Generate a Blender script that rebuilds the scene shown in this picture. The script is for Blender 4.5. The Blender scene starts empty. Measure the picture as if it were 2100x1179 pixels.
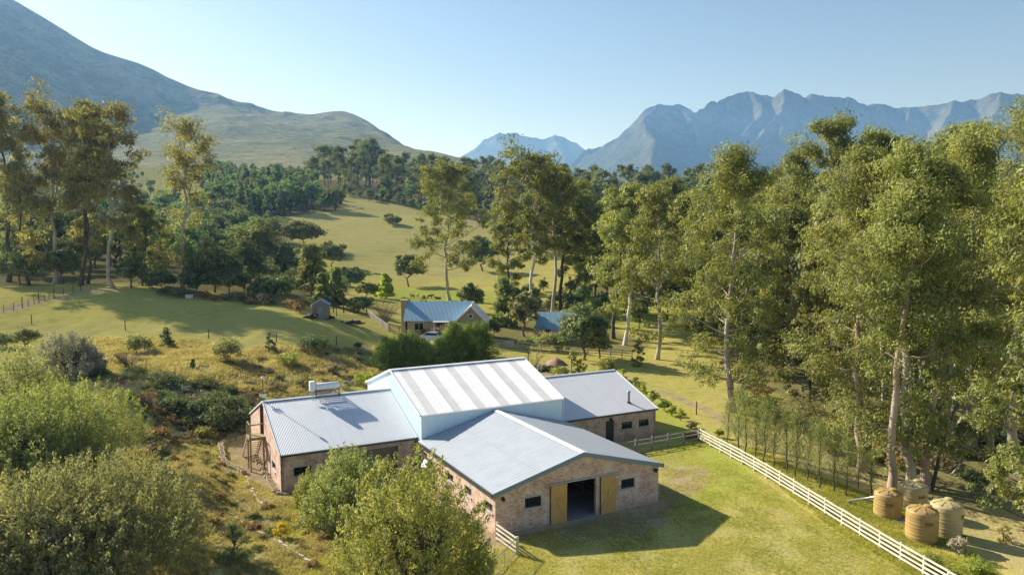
import bpy, math, random
import numpy as np

# ------------------------------------------------------------------ basics
scene = bpy.context.scene
COL = scene.collection
rng = np.random.default_rng(7)

F_PX, PITCH, CAM_H = 1580.0, 0.0823, 19.08          # camera: focal length in photo pixels, pitch down, height above the yard
SUN_EL = math.radians(30.5)
SUN_AZ = math.atan2(-0.842, 0.54)                    # clockwise from +Y: the sun stands to the left, beyond the barns


def ray(px, py):
    u, v = (px - 1050) / F_PX, (py - 589.5) / F_PX
    c, s = math.cos(PITCH), math.sin(PITCH)
    return np.array([u, c - v * s, -s - v * c])


CAMP = np.array([0, 0, CAM_H])


def at_dist(px, py, d):
    r = ray(px, py)
    return CAMP + r * (d / r[1])


def at_z(px, py, z):
    r = ray(px, py)
    return CAMP + r * ((z - CAM_H) / r[2])


# barn frame: a runs along the white hall's ridge, b runs back from the front gable
BARN_O, BARN_YAW = np.array([-1.13, 45.5, 0.0]), 0.4775
_ca, _sa = math.cos(BARN_YAW), math.sin(BARN_YAW)


def barn_pt(a, b, z=0.0):
    return np.array([BARN_O[0] + a * _ca - b * _sa, BARN_O[1] + a * _sa + b * _ca, z])


# ------------------------------------------------------------------ smooth noise (numpy)
def _hash(ix, iy, seed):
    h = (ix.astype(np.int64) * 374761393 + iy.astype(np.int64) * 668265263 + seed * 974634777) & 0x7fffffff
    h = ((h ^ (h >> 13)) * 1274126177) & 0x7fffffff
    return ((h ^ (h >> 16)) & 0xffff) / 65535.0


def vnoise(x, y, seed=0):
    x, y = np.asarray(x, float), np.asarray(y, float)
    ix, iy = np.floor(x), np.floor(y)
    fx, fy = x - ix, y - iy
    fx, fy = fx * fx * (3 - 2 * fx), fy * fy * (3 - 2 * fy)
    a, b = _hash(ix, iy, seed), _hash(ix + 1, iy, seed)
    c, d = _hash(ix, iy + 1, seed), _hash(ix + 1, iy + 1, seed)
    return (a * (1 - fx) + b * fx) * (1 - fy) + (c * (1 - fx) + d * fx) * fy


def fbm(x, y, seed=0, octv=4):
    s, a, t = 0, 1.0, 0
    for i in range(octv):
        s = s + a * (vnoise(x * 2 ** i, y * 2 ** i, seed + i) - .5)
        t += a
        a *= .5
    return s / t * 2


def ridged(x, y, seed=0, octv=4):
    s, a, t = 0, 1.0, 0
    for i in range(octv):
        s = s + a * (1 - np.abs(2 * vnoise(x * 2 ** i, y * 2 ** i, seed + i) - 1))
        t += a
        a *= .5
    return s / t


def sstep(x, a, b):
    t = np.clip((np.asarray(x, float) - a) / (b - a), 0, 1)
    return t * t * (3 - 2 * t)


# ------------------------------------------------------------------ terrain function
_ctl = []
for px, py, z in [
    (1100, 1179, 0), (1500, 1179, 0), (1350, 1050, 0), (1600, 1060, 0), (1437, 900, 0), (1000, 1179, 0), (700, 1179, 0), (575, 1010, 0),
    (500, 980, .1), (640, 1100, 0), (450, 912, .5), (460, 1050, .4), (350, 1010, .9), (1300, 800, .1), (1380, 740, .2), (1250, 745, .4),
    (1000, 760, .9), (330, 768, 3.6), (430, 742, 3.9), (560, 716, 3.9), (680, 712, 3.4), (750, 692, 2.9), (770, 745, 1.2), (240, 790, 3.5),
    (380, 885, .9), (290, 940, 1.2), (490, 862, .9), (640, 775, 2.2), (120, 770, 3.9),
    (0, 690, 4.6), (200, 680, 4.7), (430, 692, 4.5), (565, 700, 4.3), (650, 652, 5.3), (400, 622, 6.8), (150, 612, 7.2), (0, 640, 6.3), (600, 628, 6.1),
    (720, 655, 4.3), (757, 650, 3.7), (700, 690, 3.7), (-300, 690, 5.6), (-300, 620, 8.2), (300, 655, 5.6),
    (830, 690, 2.2), (990, 690, 1.8), (900, 705, 2.0), (900, 645, 2.0), (880, 608, 1.6), (800, 602, 2), (960, 610, 1.4), (700, 600, 3.6),
    (1085, 652, .8), (1150, 690, .6), (1258, 692, .4), (1345, 735, .2), (1100, 722, .8), (1700, 600, .5), (2000, 600, .5), (2300, 600, .3),
    (30, 575, 8.8), (230, 588, 8.5), (374, 592, 8.1), (490, 602, 7.2), (560, 612, 6.6), (200, 545, 9.2), (400, 560, 7.6), (500, 565, 5.8), (600, 560, 4.8), (740, 560, 4), (850, 560, 3.8), (1000, 570, 3),
    (1200, 580, 2.5), (1400, 580, 2)]:
    _ctl.append(at_z(px, py, z))
for px, py, d in [
    (750, 500, 290), (620, 470, 330), (700, 470, 332), (830, 470, 330), (950, 490, 318), (1050, 500, 315), (750, 432, 388), (700, 406, 425), (640, 391, 450),
    (850, 434, 400), (1000, 462, 372), (1200, 482, 365), (1400, 500, 340), (500, 450, 360), (500, 402, 470), (430, 352, 700), (600, 362, 650),
    (200, 450, 380), (0, 450, 380), (0, 382, 600), (200, 382, 600), (800, 384, 600), (1000, 388, 640), (1200, 394, 640), (1450, 402, 600), (1700, 425, 480),
    (2100, 435, 450), (-400, 440, 400), (-400, 380, 600), (2500, 440, 450), (0, 350, 900), (400, 345, 900), (800, 365, 900), (1200, 380, 900), (1600, 392, 900), (2200, 400, 900), (-500, 350, 900)]:
    _ctl.append(at_dist(px, py, d))
for x, y, z in [(25, 47, -.45), (27.5, 52, -.55), (31, 60, -.8), (42, 60, -1.2), (22.5, 62, 0), (30, 80, -.6), (45, 80, -1.2), (62, 100, -1), (36, 112, 0), (60, 150, 0),
                (34, 47, -1.0), (-14, 40, .5), (-30, 45, 2.6), (-32, 62, 3.2), (-22, 52, 1.6), (-14, 30, .5), (-28, 30, 2.5), (0, 28, 0), (15, 28, 0), (28, 30, -.6), (-15, 20, .5), (15, 20, 0)]:
    _ctl.append(np.array([x, y, z]))
for a, b, z in [(-11, 29.5, .5), (0, 30, .4), (12, 30, .3), (24, 29, .05), (-5, 20, .05), (12, 8, 0), (0, 0, 0), (20, 18, 0), (-5, 33, 1.2), (6, 36, .7)]:
    _ctl.append(barn_pt(a, b, z))
_ctl = np.array(_ctl)


def _fan(x, y):
    yy = np.maximum(y, 22.0)
    return np.stack([1.7 * x / yy, np.log(yy)], -1)


def _tps_k(d2):
    return np.where(d2 > 1e-12, .5 * d2 * np.log(d2 + 1e-12), 0)


_C = _fan(_ctl[:, 0], _ctl[:, 1])
_n = len(_C)
_K = _tps_k(((_C[:, None] - _C[None]) ** 2).sum(-1)) + np.eye(_n) * 2e-5
_P = np.concatenate([np.ones((_n, 1)), _C], 1)
_A = np.block([[_K, _P], [_P.T, np.zeros((3, 3))]])
_w = np.linalg.solve(_A, np.concatenate([_ctl[:, 2], np.zeros(3)]))
_BB = [(-10.6, 13.2), (-10.6, 28.2), (23.8, 28.2), (23.8, 13), (13.4, 13), (13.4, -.6), (-.4, -.6), (-.4, 13.2)]
_BW = np.array([barn_pt(a, b)[:2] for a, b in _BB])


def poly_sd(x, y, P):
    """signed distance to polygon P (negative inside)"""
    x, y = np.asarray(x, float), np.asarray(y, float)
    d = np.full(x.shape, 1e18)
    ins = np.zeros(x.shape, bool)
    n = len(P)
    for i in range(n):
        ax, ay = P[i]
        bx, by = P[(i + 1) % n]
        ex, ey = bx - ax, by - ay
        t = np.clip(((x - ax) * ex + (y - ay) * ey) / (ex * ex + ey * ey + 1e-12), 0, 1)
        d = np.minimum(d, (x - ax - t * ex) ** 2 + (y - ay - t * ey) ** 2)
        c = ((ay > y) != (by > y)) & (x < (bx - ax) * (y - ay) / (by - ay + 1e-12) + ax)
        ins ^= c
    return np.where(ins, -1, 1) * np.sqrt(d)


def line_d(x, y, L):
    d = np.full(np.shape(x), 1e18)
    for i in range(len(L) - 1):
        (ax, ay), (bx, by) = L[i], L[i + 1]
        ex, ey = bx - ax, by - ay
        t = np.clip(((x - ax) * ex + (y - ay) * ey) / (ex * ex + ey * ey + 1e-12), 0, 1)
        d = np.minimum(d, (x - ax - t * ex) ** 2 + (y - ay - t * ey) ** 2)
    return np.sqrt(d)


def tz(x, y):
    """terrain height"""
    x, y = np.asarray(x, float), np.asarray(y, float)
    sh = x.shape
    xf, yf = x.ravel(), np.minimum(y.ravel(), 900)
    xf = xf * np.where(y.ravel() > 900, 900 / np.maximum(y.ravel(), 1), 1)
    out = np.empty(xf.shape)
    for i in range(0, len(xf), 20000):
        p = _fan(xf[i:i + 20000], yf[i:i + 20000])
        p[:, 0] = np.clip(p[:, 0], -1.9, 1.9)
        out[i:i + 20000] = _tps_k(((p[:, None] - _C[None]) ** 2).sum(-1)) @ _w[:_n] + _w[_n] + p @ _w[_n + 1:]
    rough = fbm(xf / 9, yf / 9, 3, 3) * .22 * sstep(yf, 60, 120) + fbm(xf / 40, yf / 40, 5, 2) * 1.2 * sstep(yf, 150, 300)
    left = sstep(-xf, 8, 16) * (1 - sstep(yf, 100, 125))
    rough = rough + left * (fbm(xf / 2.2, yf / 2.2, 11, 3) * .28)
    out = out + rough
    k = sstep(poly_sd(xf, yf, _BW), .5, 4.5)
    out = out * k
    return out.reshape(sh) if sh else float(out[0])


def G(px, py):
    """where the photo ray through (px, py) meets the ground"""
    r = ray(px, py)
    t = 24 * 1.012 ** np.arange(420)
    P = CAMP + r * (t / r[1])[:, None]
    below = P[:, 2] < tz(P[:, 0], P[:, 1])
    i = int(np.argmax(below)) if below.any() else len(t) - 1
    lo, hi = t[max(i - 1, 0)], t[i]
    for _ in range(14):
        m = .5 * (lo + hi)
        p = CAMP + r * m / r[1]
        if p[2] < tz(p[0], p[1]):
            hi = m
        else:
            lo = m
    p = CAMP + r * hi / r[1]
    return np.array([p[0], p[1], tz(p[0], p[1])])


def top_h(p, py):
    """height above ground point p that the photo row py reaches there"""
    v = (py - 589.5) / F_PX
    c, s = math.cos(PITCH), math.sin(PITCH)
    return CAM_H + p[1] * (-s - v * c) / (c - v * s) - p[2]


# ------------------------------------------------------------------ mesh building
class MB:
    def __init__(self):
        self.v, self.f, self.a = [], [], []

    def add(self, vs, fs):
        o = len(self.v)
        self.v += [tuple(map(float, p)) for p in vs]
        self.f += [tuple(o + i for i in f) for f in fs]
        return self

    def box(self, x0, x1, y0, y1, z0, z1):
        return self.add([(x0, y0, z0), (x1, y0, z0), (x1, y1, z0), (x0, y1, z0), (x0, y0, z1), (x1, y0, z1), (x1, y1, z1), (x0, y1, z1)],
                        [(0, 3, 2, 1), (4, 5, 6, 7), (0, 1, 5, 4), (1, 2, 6, 5), (2, 3, 7, 6), (3, 0, 4, 7)])

    def beam(self, p, q, w, h, up=(0, 0, 1)):
        """a bar of width w and height h from p to q"""
        p, q, up = np.array(p, float), np.array(q, float), np.array(up, float)
        d = q - p
        d /= np.linalg.norm(d)
        s = np.cross(d, up)
        if np.linalg.norm(s) < 1e-6:
            s = np.cross(d, (1, 0, 0))
        s /= np.linalg.norm(s)
        u = np.cross(s, d)
        vs = [e + s * w / 2 * i + u * h / 2 * j for e in (p, q) for i, j in ((-1, -1), (1, -1), (1, 1), (-1, 1))]
        return self.add(vs, [(0, 1, 2, 3), (7, 6, 5, 4), (0, 4, 5, 1), (1, 5, 6, 2), (2, 6, 7, 3), (3, 7, 4, 0)])

    def tube(self, pts, rad, n=8, cap=True):
        V, Q = tube_arrays(np.array(pts, float), np.array(rad, float) if np.ndim(rad) else np.full(len(pts), rad), n)
        o = len(self.v)
        self.v += [tuple(p) for p in V]
        self.f += [tuple(int(o + i) for i in q) for q in Q]
        if cap:
            self.f += [tuple(o + i for i in range(n))[::-1], tuple(o + len(V) - n + i for i in range(n))]
        return self

    def lathe(self, prof, n=24, c=(0, 0, 0)):
        o = len(self.v)
        for r, z in prof:
            for k in range(n):
                t = 2 * math.pi * k / n
                self.v.append((c[0] + r * math.cos(t), c[1] + r * math.sin(t), c[2] + z))
        for i in range(len(prof) - 1):
            for k in range(n):
                a, b = o + i * n + k, o + i * n + (k + 1) % n
                self.f.append((a, b, b + n, a + n))
        self.f.append(tuple(o + k for k in range(n))[::-1])
        self.f.append(tuple(o + (len(prof) - 1) * n + k for k in range(n)))
        return self

    def build(self, name, m, parent=None, smooth=False, bevel=0):
        me = bpy.data.meshes.new(name)
        me.from_pydata(self.v, [], self.f)
        me.update()
        if smooth:
            me.polygons.foreach_set('use_smooth', [True] * len(me.polygons))
        return link(name, me, m, parent, bevel)


def link(name, me, m, parent=None, bevel=0):
    o = bpy.data.objects.new(name, me)
    COL.objects.link(o)
    if m is not None:
        me.materials.append(m)
    if parent is not None:
        o.parent = parent
    if bevel:
        b = o.modifiers.new('bevel', 'BEVEL')
        b.width, b.segments, b.limit_method = bevel, 2, 'ANGLE'
    return o


def tube_arrays(P, R, n):
    d = np.gradient(P, axis=0)
    d /= np.linalg.norm(d, axis=1)[:, None] + 1e-9
    ref = np.where(np.abs(d[:, 2:3]) > .9, np.array([[1., 0, 0]]), np.array([[0, 0, 1.]]))
    if np.abs(d[:, 2]).max() > .9:
        ref = np.tile(np.array([[.97, .24, 0]]), (len(P), 1))
        if np.abs(d @ ref[0]).max() > .95:
            ref = np.tile(np.array([[-.24, .97, 0]]), (len(P), 1))
    s = np.cross(d, ref)
    s /= np.linalg.norm(s, axis=1)[:, None] + 1e-9
    u = np.cross(s, d)
    t = np.arange(n) * 2 * math.pi / n
    V = P[:, None] + R[:, None, None] * (np.cos(t)[None, :, None] * s[:, None] + np.sin(t)[None, :, None] * u[:, None])
    V = V.reshape(-1, 3)
    i = np.arange(len(P) - 1)[:, None] * n
    k = np.arange(n)[None]
    k2 = (k + 1) % n
    Q = np.stack([i + k, i + k2, i + k2 + n, i + k + n], -1).reshape(-1, 4)
    return V, Q


class Geo:
    """quads collected as arrays, for plants and big sheets"""
    def __init__(self):
        self.V, self.Q, self.T, self.n = [], [], [], 0

    def add(self, V, Q, T=None):
        self.V.append(V)
        self.Q.append(Q + self.n)
        self.T.append(np.full(len(V), .5) if T is None else T)
        self.n += len(V)

    def tube(self, P, R, n=5):
        V, Q = tube_arrays(np.asarray(P, float), np.asarray(R, float), n)
        self.add(V, Q)

    def leaves(self, c, nrm, size, r, aspect=.45, tint=None, axis=None):
        m = len(c)
        if m == 0:
            return
        nrm = nrm / (np.linalg.norm(nrm, axis=1)[:, None] + 1e-9)
        t = r.normal(size=(m, 3)) if axis is None else axis + r.normal(size=(m, 3)) * .25
        t = t - nrm * (t * nrm).sum(1)[:, None]
        t /= np.linalg.norm(t, axis=1)[:, None] + 1e-9
        b = np.cross(nrm, t)
        L = (size * r.uniform(.6, 1.35, m))[:, None] * .5
        W = L * aspect
        V = np.stack([c - t * L, c + b * W - t * L * .1, c + t * L, c - b * W - t * L * .1], 1).reshape(-1, 3)
        Q = np.arange(m * 4).reshape(-1, 4)
        if tint is None:
            tint = np.full(m, .5)
        tint = np.clip(tint + r.normal(size=m) * .13, 0, 1)
        self.add(V, Q, np.repeat(tint, 4))

    def mesh(self, name, smooth=False):
        V = np.concatenate(self.V).astype(np.float32)
        Q = np.concatenate(self.Q).astype(np.int32)
        T = np.concatenate(self.T).astype(np.float32)
        return quad_mesh(name, V, Q, {'tint': T}, smooth)


def quad_mesh(name, V, Q, attrs=None, smooth=False):
    me = bpy.data.meshes.new(name)
    me.vertices.add(len(V))
    me.vertices.foreach_set('co', V.astype(np.float32).ravel())
    me.loops.add(Q.size)
    me.loops.foreach_set('vertex_index', Q.astype(np.int32).ravel())
    me.polygons.add(len(Q))
    me.polygons.foreach_set('loop_start', np.arange(0, Q.size, 4, dtype=np.int32))
    me.update(calc_edges=True)
    me.polygons.foreach_set('use_smooth', np.full(len(Q), smooth))
    for k, a in (attrs or {}).items():
        at = me.attributes.new(k, 'FLOAT', 'POINT')
        at.data.foreach_set('value', a.astype(np.float32))
    return me


# ------------------------------------------------------------------ things
def thing(name, label, cat, loc=(0, 0, 0), rz=0.0, group=None, scale=None):
    o = bpy.data.objects.new(name, None)
    COL.objects.link(o)
    o.empty_display_size = .3
    o.location = tuple(map(float, loc))
    o.rotation_euler = (0, 0, rz)
    if scale is not None:
        o.scale = (scale,) * 3 if np.ndim(scale) == 0 else tuple(scale)
    return tag(o, label, cat, group)


def tag(o, label=None, cat=None, group=None, kind=None):
    if label:
        o['label'] = label
    if cat:
        o['category'] = cat
    if group:
        o['group'] = group
    if kind:
        o['kind'] = kind
    return o


def dup(root, loc, rz=0.0, scale=None, label=None, group=None):
    r = root.copy()
    COL.objects.link(r)
    r.location = tuple(map(float, loc))
    r.rotation_euler = (0, 0, rz)
    if scale is not None:
        r.scale = (scale,) * 3 if np.ndim(scale) == 0 else tuple(scale)
    if label:
        r['label'] = label
    if group:
        r['group'] = group
    for ch in list(root.children):
        c = ch.copy()
        COL.objects.link(c)
        c.parent = r
        for g in list(ch.children):
            d = g.copy()
            COL.objects.link(d)
            d.parent = c
    return r


# ------------------------------------------------------------------ materials
def new_mat(name):
    m = bpy.data.materials.new(name)
    m.use_nodes = True
    nt = m.node_tree
    nt.nodes.clear()
    out = nt.nodes.new('ShaderNodeOutputMaterial')
    return m, nt, out


class NT:
    """small wrapper for node graphs"""
    def __init__(self, nt):
        self.nt = nt

    def n(self, typ, ins=None, **kw):
        nd = self.nt.nodes.new(typ)
        for k, v in kw.items():
            setattr(nd, k, v)
        for k, v in (ins or {}).items():
            s = nd.inputs[k]
            if isinstance(v, bpy.types.NodeSocket):
                self.nt.links.new(v, s)
            else:
                s.default_value = v
        return nd

    def noise(self, vec, scale, detail=4, rough=.55, dist=0):
        return self.n('ShaderNodeTexNoise', {'Vector': vec, 'Scale': scale, 'Detail': detail, 'Roughness': rough, 'Distortion': dist}).outputs['Fac']

    def mix(self, fac, a, b, mode='MIX'):
        nd = self.nt.nodes.new('ShaderNodeMix')
        nd.data_type, nd.blend_type = 'RGBA', mode
        for s, v in ((nd.inputs[0], fac), (nd.inputs[6], a), (nd.inputs[7], b)):
            if isinstance(v, bpy.types.NodeSocket):
                self.nt.links.new(v, s)
            elif np.ndim(v) == 0:
                s.default_value = v
            else:
                s.default_value = (*v, 1) if len(v) == 3 else v
        return nd.outputs[2]

    def math(self, op, a, b=0.0, c=0.0):
        nd = self.nt.nodes.new('ShaderNodeMath')
        nd.operation = op
        for s, v in zip(nd.inputs, (a, b, c)):
            if isinstance(v, bpy.types.NodeSocket):
                self.nt.links.new(v, s)
            else:
                s.default_value = v
        return nd.outputs[0]

    def ramp(self, fac, a, b):
        return self.n('ShaderNodeMapRange', {'Value': fac, 'From Min': a, 'From Max': b}, clamp=True).outputs[0]

    def attr(self, name):
        return self.n('ShaderNodeAttribute', attribute_name=name).outputs['Fac']

    def obj(self):
        return self.n('ShaderNodeTexCoord').outputs['Object']

    def pos(self):
        return self.n('ShaderNodeNewGeometry').outputs['Position']

    def rand(self):
        return self.n('ShaderNodeObjectInfo').outputs['Random']

    def bump(self, h, strength=.3, dist=.05):
        return self.n('ShaderNodeBump', {'Height': h, 'Strength': strength, 'Distance': dist}).outputs[0]

    def scalevec(self, vec, s):
        return self.n('ShaderNodeVectorMath', {0: vec, 1: s}, operation='MULTIPLY').outputs[0]


def leaf_mat(name, dark, light, trans=.35, gloss=.06, rough=.6, var=.15):
    gloss, trans = gloss * .4, min(.55, trans + .08)
    m, nt, out = new_mat(name)
    g = NT(nt)
    t = g.attr('tint')
    r = g.rand()
    col = g.mix(t, dark, light)
    hsv = g.n('ShaderNodeHueSaturation', {'Hue': g.math('MULTIPLY_ADD', r, .016, .492), 'Saturation': 1.0,
                                          'Value': g.math('MULTIPLY_ADD', r, var * 2, 1 - var), 'Color': col}).outputs[0]
    dif = g.n('ShaderNodeBsdfDiffuse', {'Color': hsv})
    tr = g.n('ShaderNodeBsdfTranslucent', {'Color': g.mix(1.0, hsv, (1.15, 1.12, .55), 'MULTIPLY')})
    s = g.n('ShaderNodeMixShader', {0: trans, 1: dif.outputs[0], 2: tr.outputs[0]})
    gl = g.n('ShaderNodeBsdfGlossy', {'Color': (.9, .95, 1, 1), 'Roughness': rough})
    s2 = g.n('ShaderNodeMixShader', {0: gloss, 1: s.outputs[0], 2: gl.outputs[0]})
    nt.links.new(s2.outputs[0], out.inputs[0])
    return m


def simple(name, col, rough=.7, metal=0.0, nscale=6, nvar=.25, bump=0.0, col2=None, spec=.4):
    m, nt, out = new_mat(name)
    g = NT(nt)
    v = g.obj()
    n1 = g.noise(v, nscale, 5)
    n2 = g.noise(v, nscale * .17, 3)
    f = g.math('ADD', g.math('MULTIPLY', n1, .6), g.math('MULTIPLY', n2, .4))
    c2 = col2 or tuple(c * (1 - nvar) for c in col)
    c = g.mix(g.ramp(f, .35, .65), col, c2)
    ins = {'Base Color': c, 'Roughness': rough, 'Metallic': metal, 'Specular IOR Level': spec}
    if bump:
        ins['Normal'] = g.bump(n1, bump, .03)
    p = g.n('ShaderNodeBsdfPrincipled', ins)
    nt.links.new(p.outputs[0], out.inputs[0])
    return m


def brick_mat(name, c1, c2, mortar, wash=.62):
    m, nt, out = new_mat(name)
    g = NT(nt)
    o = g.obj()
    sp = g.n('ShaderNodeSeparateXYZ', {0: o})
    vec = g.n('ShaderNodeCombineXYZ', {0: g.math('ADD', sp.outputs[0], sp.outputs[1]), 1: sp.outputs[2], 2: 0.0}).outputs[0]
    wob = g.n('ShaderNodeTexNoise', {'Vector': vec, 'Scale': 5.0, 'Detail': 2.0}).outputs['Color']
    vec2 = g.n('ShaderNodeVectorMath', {0: g.scalevec(wob, (.012, .012, 0)), 1: vec}, operation='ADD').outputs[0]
    b = g.n('ShaderNodeTexBrick', {'Vector': vec2, 'Color1': (*c1, 1), 'Color2': (*c2, 1), 'Mortar': (*mortar, 1), 'Scale': 1.0, 'Mortar Size': .011,
                                   'Mortar Smooth': .3, 'Bias': 0.0, 'Brick Width': .235, 'Row Height': .086})
    n1 = g.noise(vec, 1.3, 6, .65)
    n2 = g.noise(vec, 9, 4, .7)
    n3 = g.noise(g.scalevec(vec, (3.9, 11, 1)), 1.0, 1)
    c = g.mix(g.math('MULTIPLY', g.ramp(n3, .5, .72), .55), b.outputs[0], (.15, .08, .07))
    c = g.mix(g.math('MULTIPLY', g.ramp(n1, .45, .62), wash), c, mortar)
    c = g.mix(g.math('MULTIPLY', g.ramp(n2, .55, .75), .45), c, tuple(min(1, x * 1.15) for x in mortar))
    c = g.mix(g.math('MULTIPLY', g.ramp(g.noise(vec, .55, 5, .7), .52, .68), .5), c, (.27, .13, .10))
    c = g.mix(g.math('MULTIPLY', g.ramp(sp.outputs[2], .5, -.1), .35), c, (.16, .13, .09))
    h = g.math('MULTIPLY_ADD', b.outputs['Fac'], -.8, n2)
    p = g.n('ShaderNodeBsdfPrincipled', {'Base Color': c, 'Roughness': .9, 'Specular IOR Level': .2, 'Normal': g.bump(h, .5, .02)})
    nt.links.new(p.outputs[0], out.inputs[0])
    return m


def metal_roof_mat(name, col, dirt, rough=.45, streak=.5, spec=.5, metal=0.0, ax=1):
    m, nt, out = new_mat(name)
    g = NT(nt)
    o = g.obj()
    n1 = g.noise(g.scalevec(o, (3, 3, 3)), .35, 5, .6)
    n2 = g.noise(g.scalevec(o, (.35, 2.6, .6) if ax == 0 else (2.6, .35, .6)), 1.3, 5, .7)
    c = g.mix(g.math('MULTIPLY', g.ramp(n1, .42, .7), streak), col, dirt)
    sx = g.n('ShaderNodeSeparateXYZ', {0: o}).outputs[ax]
    fr = g.math('FRACT', g.math('MULTIPLY', sx, .31))
    lap = g.math('LESS_THAN', fr, .014)
    across = g.n('ShaderNodeSeparateXYZ', {0: o}).outputs[1 - ax]
    seam = g.math('LESS_THAN', g.math('FRACT', g.math('MULTIPLY', across, 1.31)), .045)
    c = g.mix(g.math('MULTIPLY', g.math('MAXIMUM', lap, seam), .28), c, tuple(x * .55 for x in dirt))
    c = g.mix(g.math('MULTIPLY', g.ramp(n2, .55, .75), streak * .5), c, tuple(x * .8 for x in dirt))
    p = g.n('ShaderNodeBsdfPrincipled', {'Base Color': c, 'Roughness': g.math('MULTIPLY_ADD', n2, .2, rough - .1), 'Metallic': metal, 'Specular IOR Level': spec})
    nt.links.new(p.outputs[0], out.inputs[0])
    return m


def wood_mat(name, c1, c2, axis=2, plank=.12, rough=.7):
    m, nt, out = new_mat(name)
    g = NT(nt)
    o = g.obj()
    st = [9, 9, 9]
    st[axis] = .6
    n1 = g.noise(g.scalevec(o, tuple(st)), 1.6, 5, .6, .4)
    n2 = g.noise(o, 1.2, 3)
    c = g.mix(g.ramp(n1, .3, .7), c1, c2)
    c = g.mix(g.math('MULTIPLY', g.ramp(n2, .45, .7), .4), c, tuple(x * .6 for x in c2))
    p = g.n('ShaderNodeBsdfPrincipled', {'Base Color': c, 'Roughness': rough, 'Specular IOR Level': .25, 'Normal': g.bump(n1, .3, .01)})
    nt.links.new(p.outputs[0], out.inputs[0])
    return m


def glass_mat(name):
    m, nt, out = new_mat(name)
    g = NT(nt)
    p = g.n('ShaderNodeBsdfPrincipled', {'Base Color': (.012, .014, .016, 1), 'Roughness': .04, 'Specular IOR Level': .6})
    nt.links.new(p.outputs[0], out.inputs[0])
    return m


M = {}
M['brick'] = brick_mat('worn_brick', (.40, .19, .135), (.58, .40, .31), (.72, .62, .52))
M['white_roof'] = metal_roof_mat('white_sheet', (.84, .84, .84), (.68, .67, .66), .35, .35)
M['sky_sheet'] = metal_roof_mat('dirty_fibreglass_sheet', (.60, .595, .59), (.46, .455, .45), .5, .45)
M['grey_roof'] = metal_roof_mat('grey_sheet', (.56, .59, .63), (.49, .52, .56), .42, .35)
M['grey_roof_b'] = metal_roof_mat('flat_grey_sheet', (.38, .415, .455), (.31, .34, .37), .38, .55, ax=0)
M['pale_roof'] = metal_roof_mat('pale_grey_sheet', (.64, .65, .68), (.56, .57, .60), .4, .3)
M['clad'] = metal_roof_mat('white_cladding', (.70, .85, .93), (.60, .76, .85), .4, .3)
M['fascia'] = simple('slate_blue_fascia', (.15, .23, .30), .5, nvar=.2)
M['gutter'] = simple('dark_gutter', (.05, .055, .06), .4)
M['concrete'] = simple('concrete', (.36, .34, .31), .9, nscale=5, nvar=.3, bump=.2)
M['dark_frame'] = simple('dark_aluminium', (.035, .035, .037), .4, nvar=.2)
M['glass'] = glass_mat('window_glass')
M['sill'] = simple('plaster_sill', (.42, .42, .42), .8, nvar=.15)
M['pine_door'] = wood_mat('varnished_pine', (.62, .40, .15), (.46, .27, .09), 2)
M['dark_door'] = simple('dark_door_paint', (.03, .028, .032), .45)
M['brown_wood'] = wood_mat('brown_door_wood', (.16, .085, .045), (.10, .05, .03), 2)
M['inner'] = simple('dim_interior', (.22, .19, .16), .9, nscale=3)
M['rail_white'] = wood_mat('limewashed_rail', (.72, .67, .56), (.47, .42, .32), 0)
M['rail_grey'] = wood_mat('weathered_rail', (.34, .33, .31), (.22, .21, .19), 0)
M['post_wood'] = wood_mat('treated_post', (.34, .28, .19), (.22, .17, .11), 2)
M['stair_wood'] = wood_mat('greenish_stair_wood', (.34, .29, .15), (.22, .18, .09), 2)
M['galv'] = simple('galvanised_steel', (.42, .43, .44), .35, .7, nvar=.2)
M['tank_tan'] = simple('mustard_tank', (.40, .27, .095), .55, nscale=1.5, nvar=.3)
M['tank_green'] = simple('beige_green_tank', (.44, .365, .18), .55, nscale=1.5, nvar=.25)
M['block'] = simple('retaining_block', (.44, .36, .24), .95, nscale=4, nvar=.35, bump=.3)
M['pale_stone'] = simple('pale_stone', (.52, .47, .40), .9, nscale=4, nvar=.3, bump=.3)
M['white_metal'] = simple('white_enamel', (.78, .79, .8), .3, nvar=.05)
M['black'] = simple('black_frame', (.02, .02, .02), .4)
M['tube'] = simple('dark_glass_tube', (.02, .025, .05), .1)
M['blue_roof'] = metal_roof_mat('pale_blue_sheet', (.22, .38, .49), (.27, .39, .47), .45, .4)
M['stone_wall'] = simple('sandstone_plaster', (.40, .33, .22), .9, nscale=5, nvar=.35, bump=.2)
M['white_trim'] = simple('white_painted_trim', (.75, .74, .72), .5, nvar=.1)
M['shed_wood'] = wood_mat('grey_shed_boards', (.30, .265, .23), (.17, .145, .12), 0)
M['car_white'] = simple('white_car_paint', (.8, .8, .81), .2, nvar=.04)
M['rubber'] = simple('tyre_rubber', (.02, .02, .02), .8)
M['cow_brown'] = simple('brown_hide', (.16, .065, .03), .8, nscale=3, nvar=.5)
M['cow_pale'] = simple('brown_and_white_hide', (.16, .07, .035), .8, nscale=1.4, col2=(.5, .45, .4))
M['bark'] = simple('gum_bark', (.44, .40, .35), .85, nscale=.9, col2=(.24, .19, .145), bump=.2)
M['bark_pale'] = simple('pale_smooth_bark', (.62, .59, .54), .8, nscale=.9, col2=(.40, .35, .29), bump=.2)
M['bark_red'] = simple('shedding_gum_bark', (.30, .19, .13), .9, nscale=.8, col2=(.42, .37, .32), bump=.3)
M['bark_dark'] = simple('dark_bark', (.10, .08, .06), .9, nscale=2, nvar=.4)
M['twig'] = simple('dry_twig', (.24, .17, .12), .9, nscale=2, nvar=.4)
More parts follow.
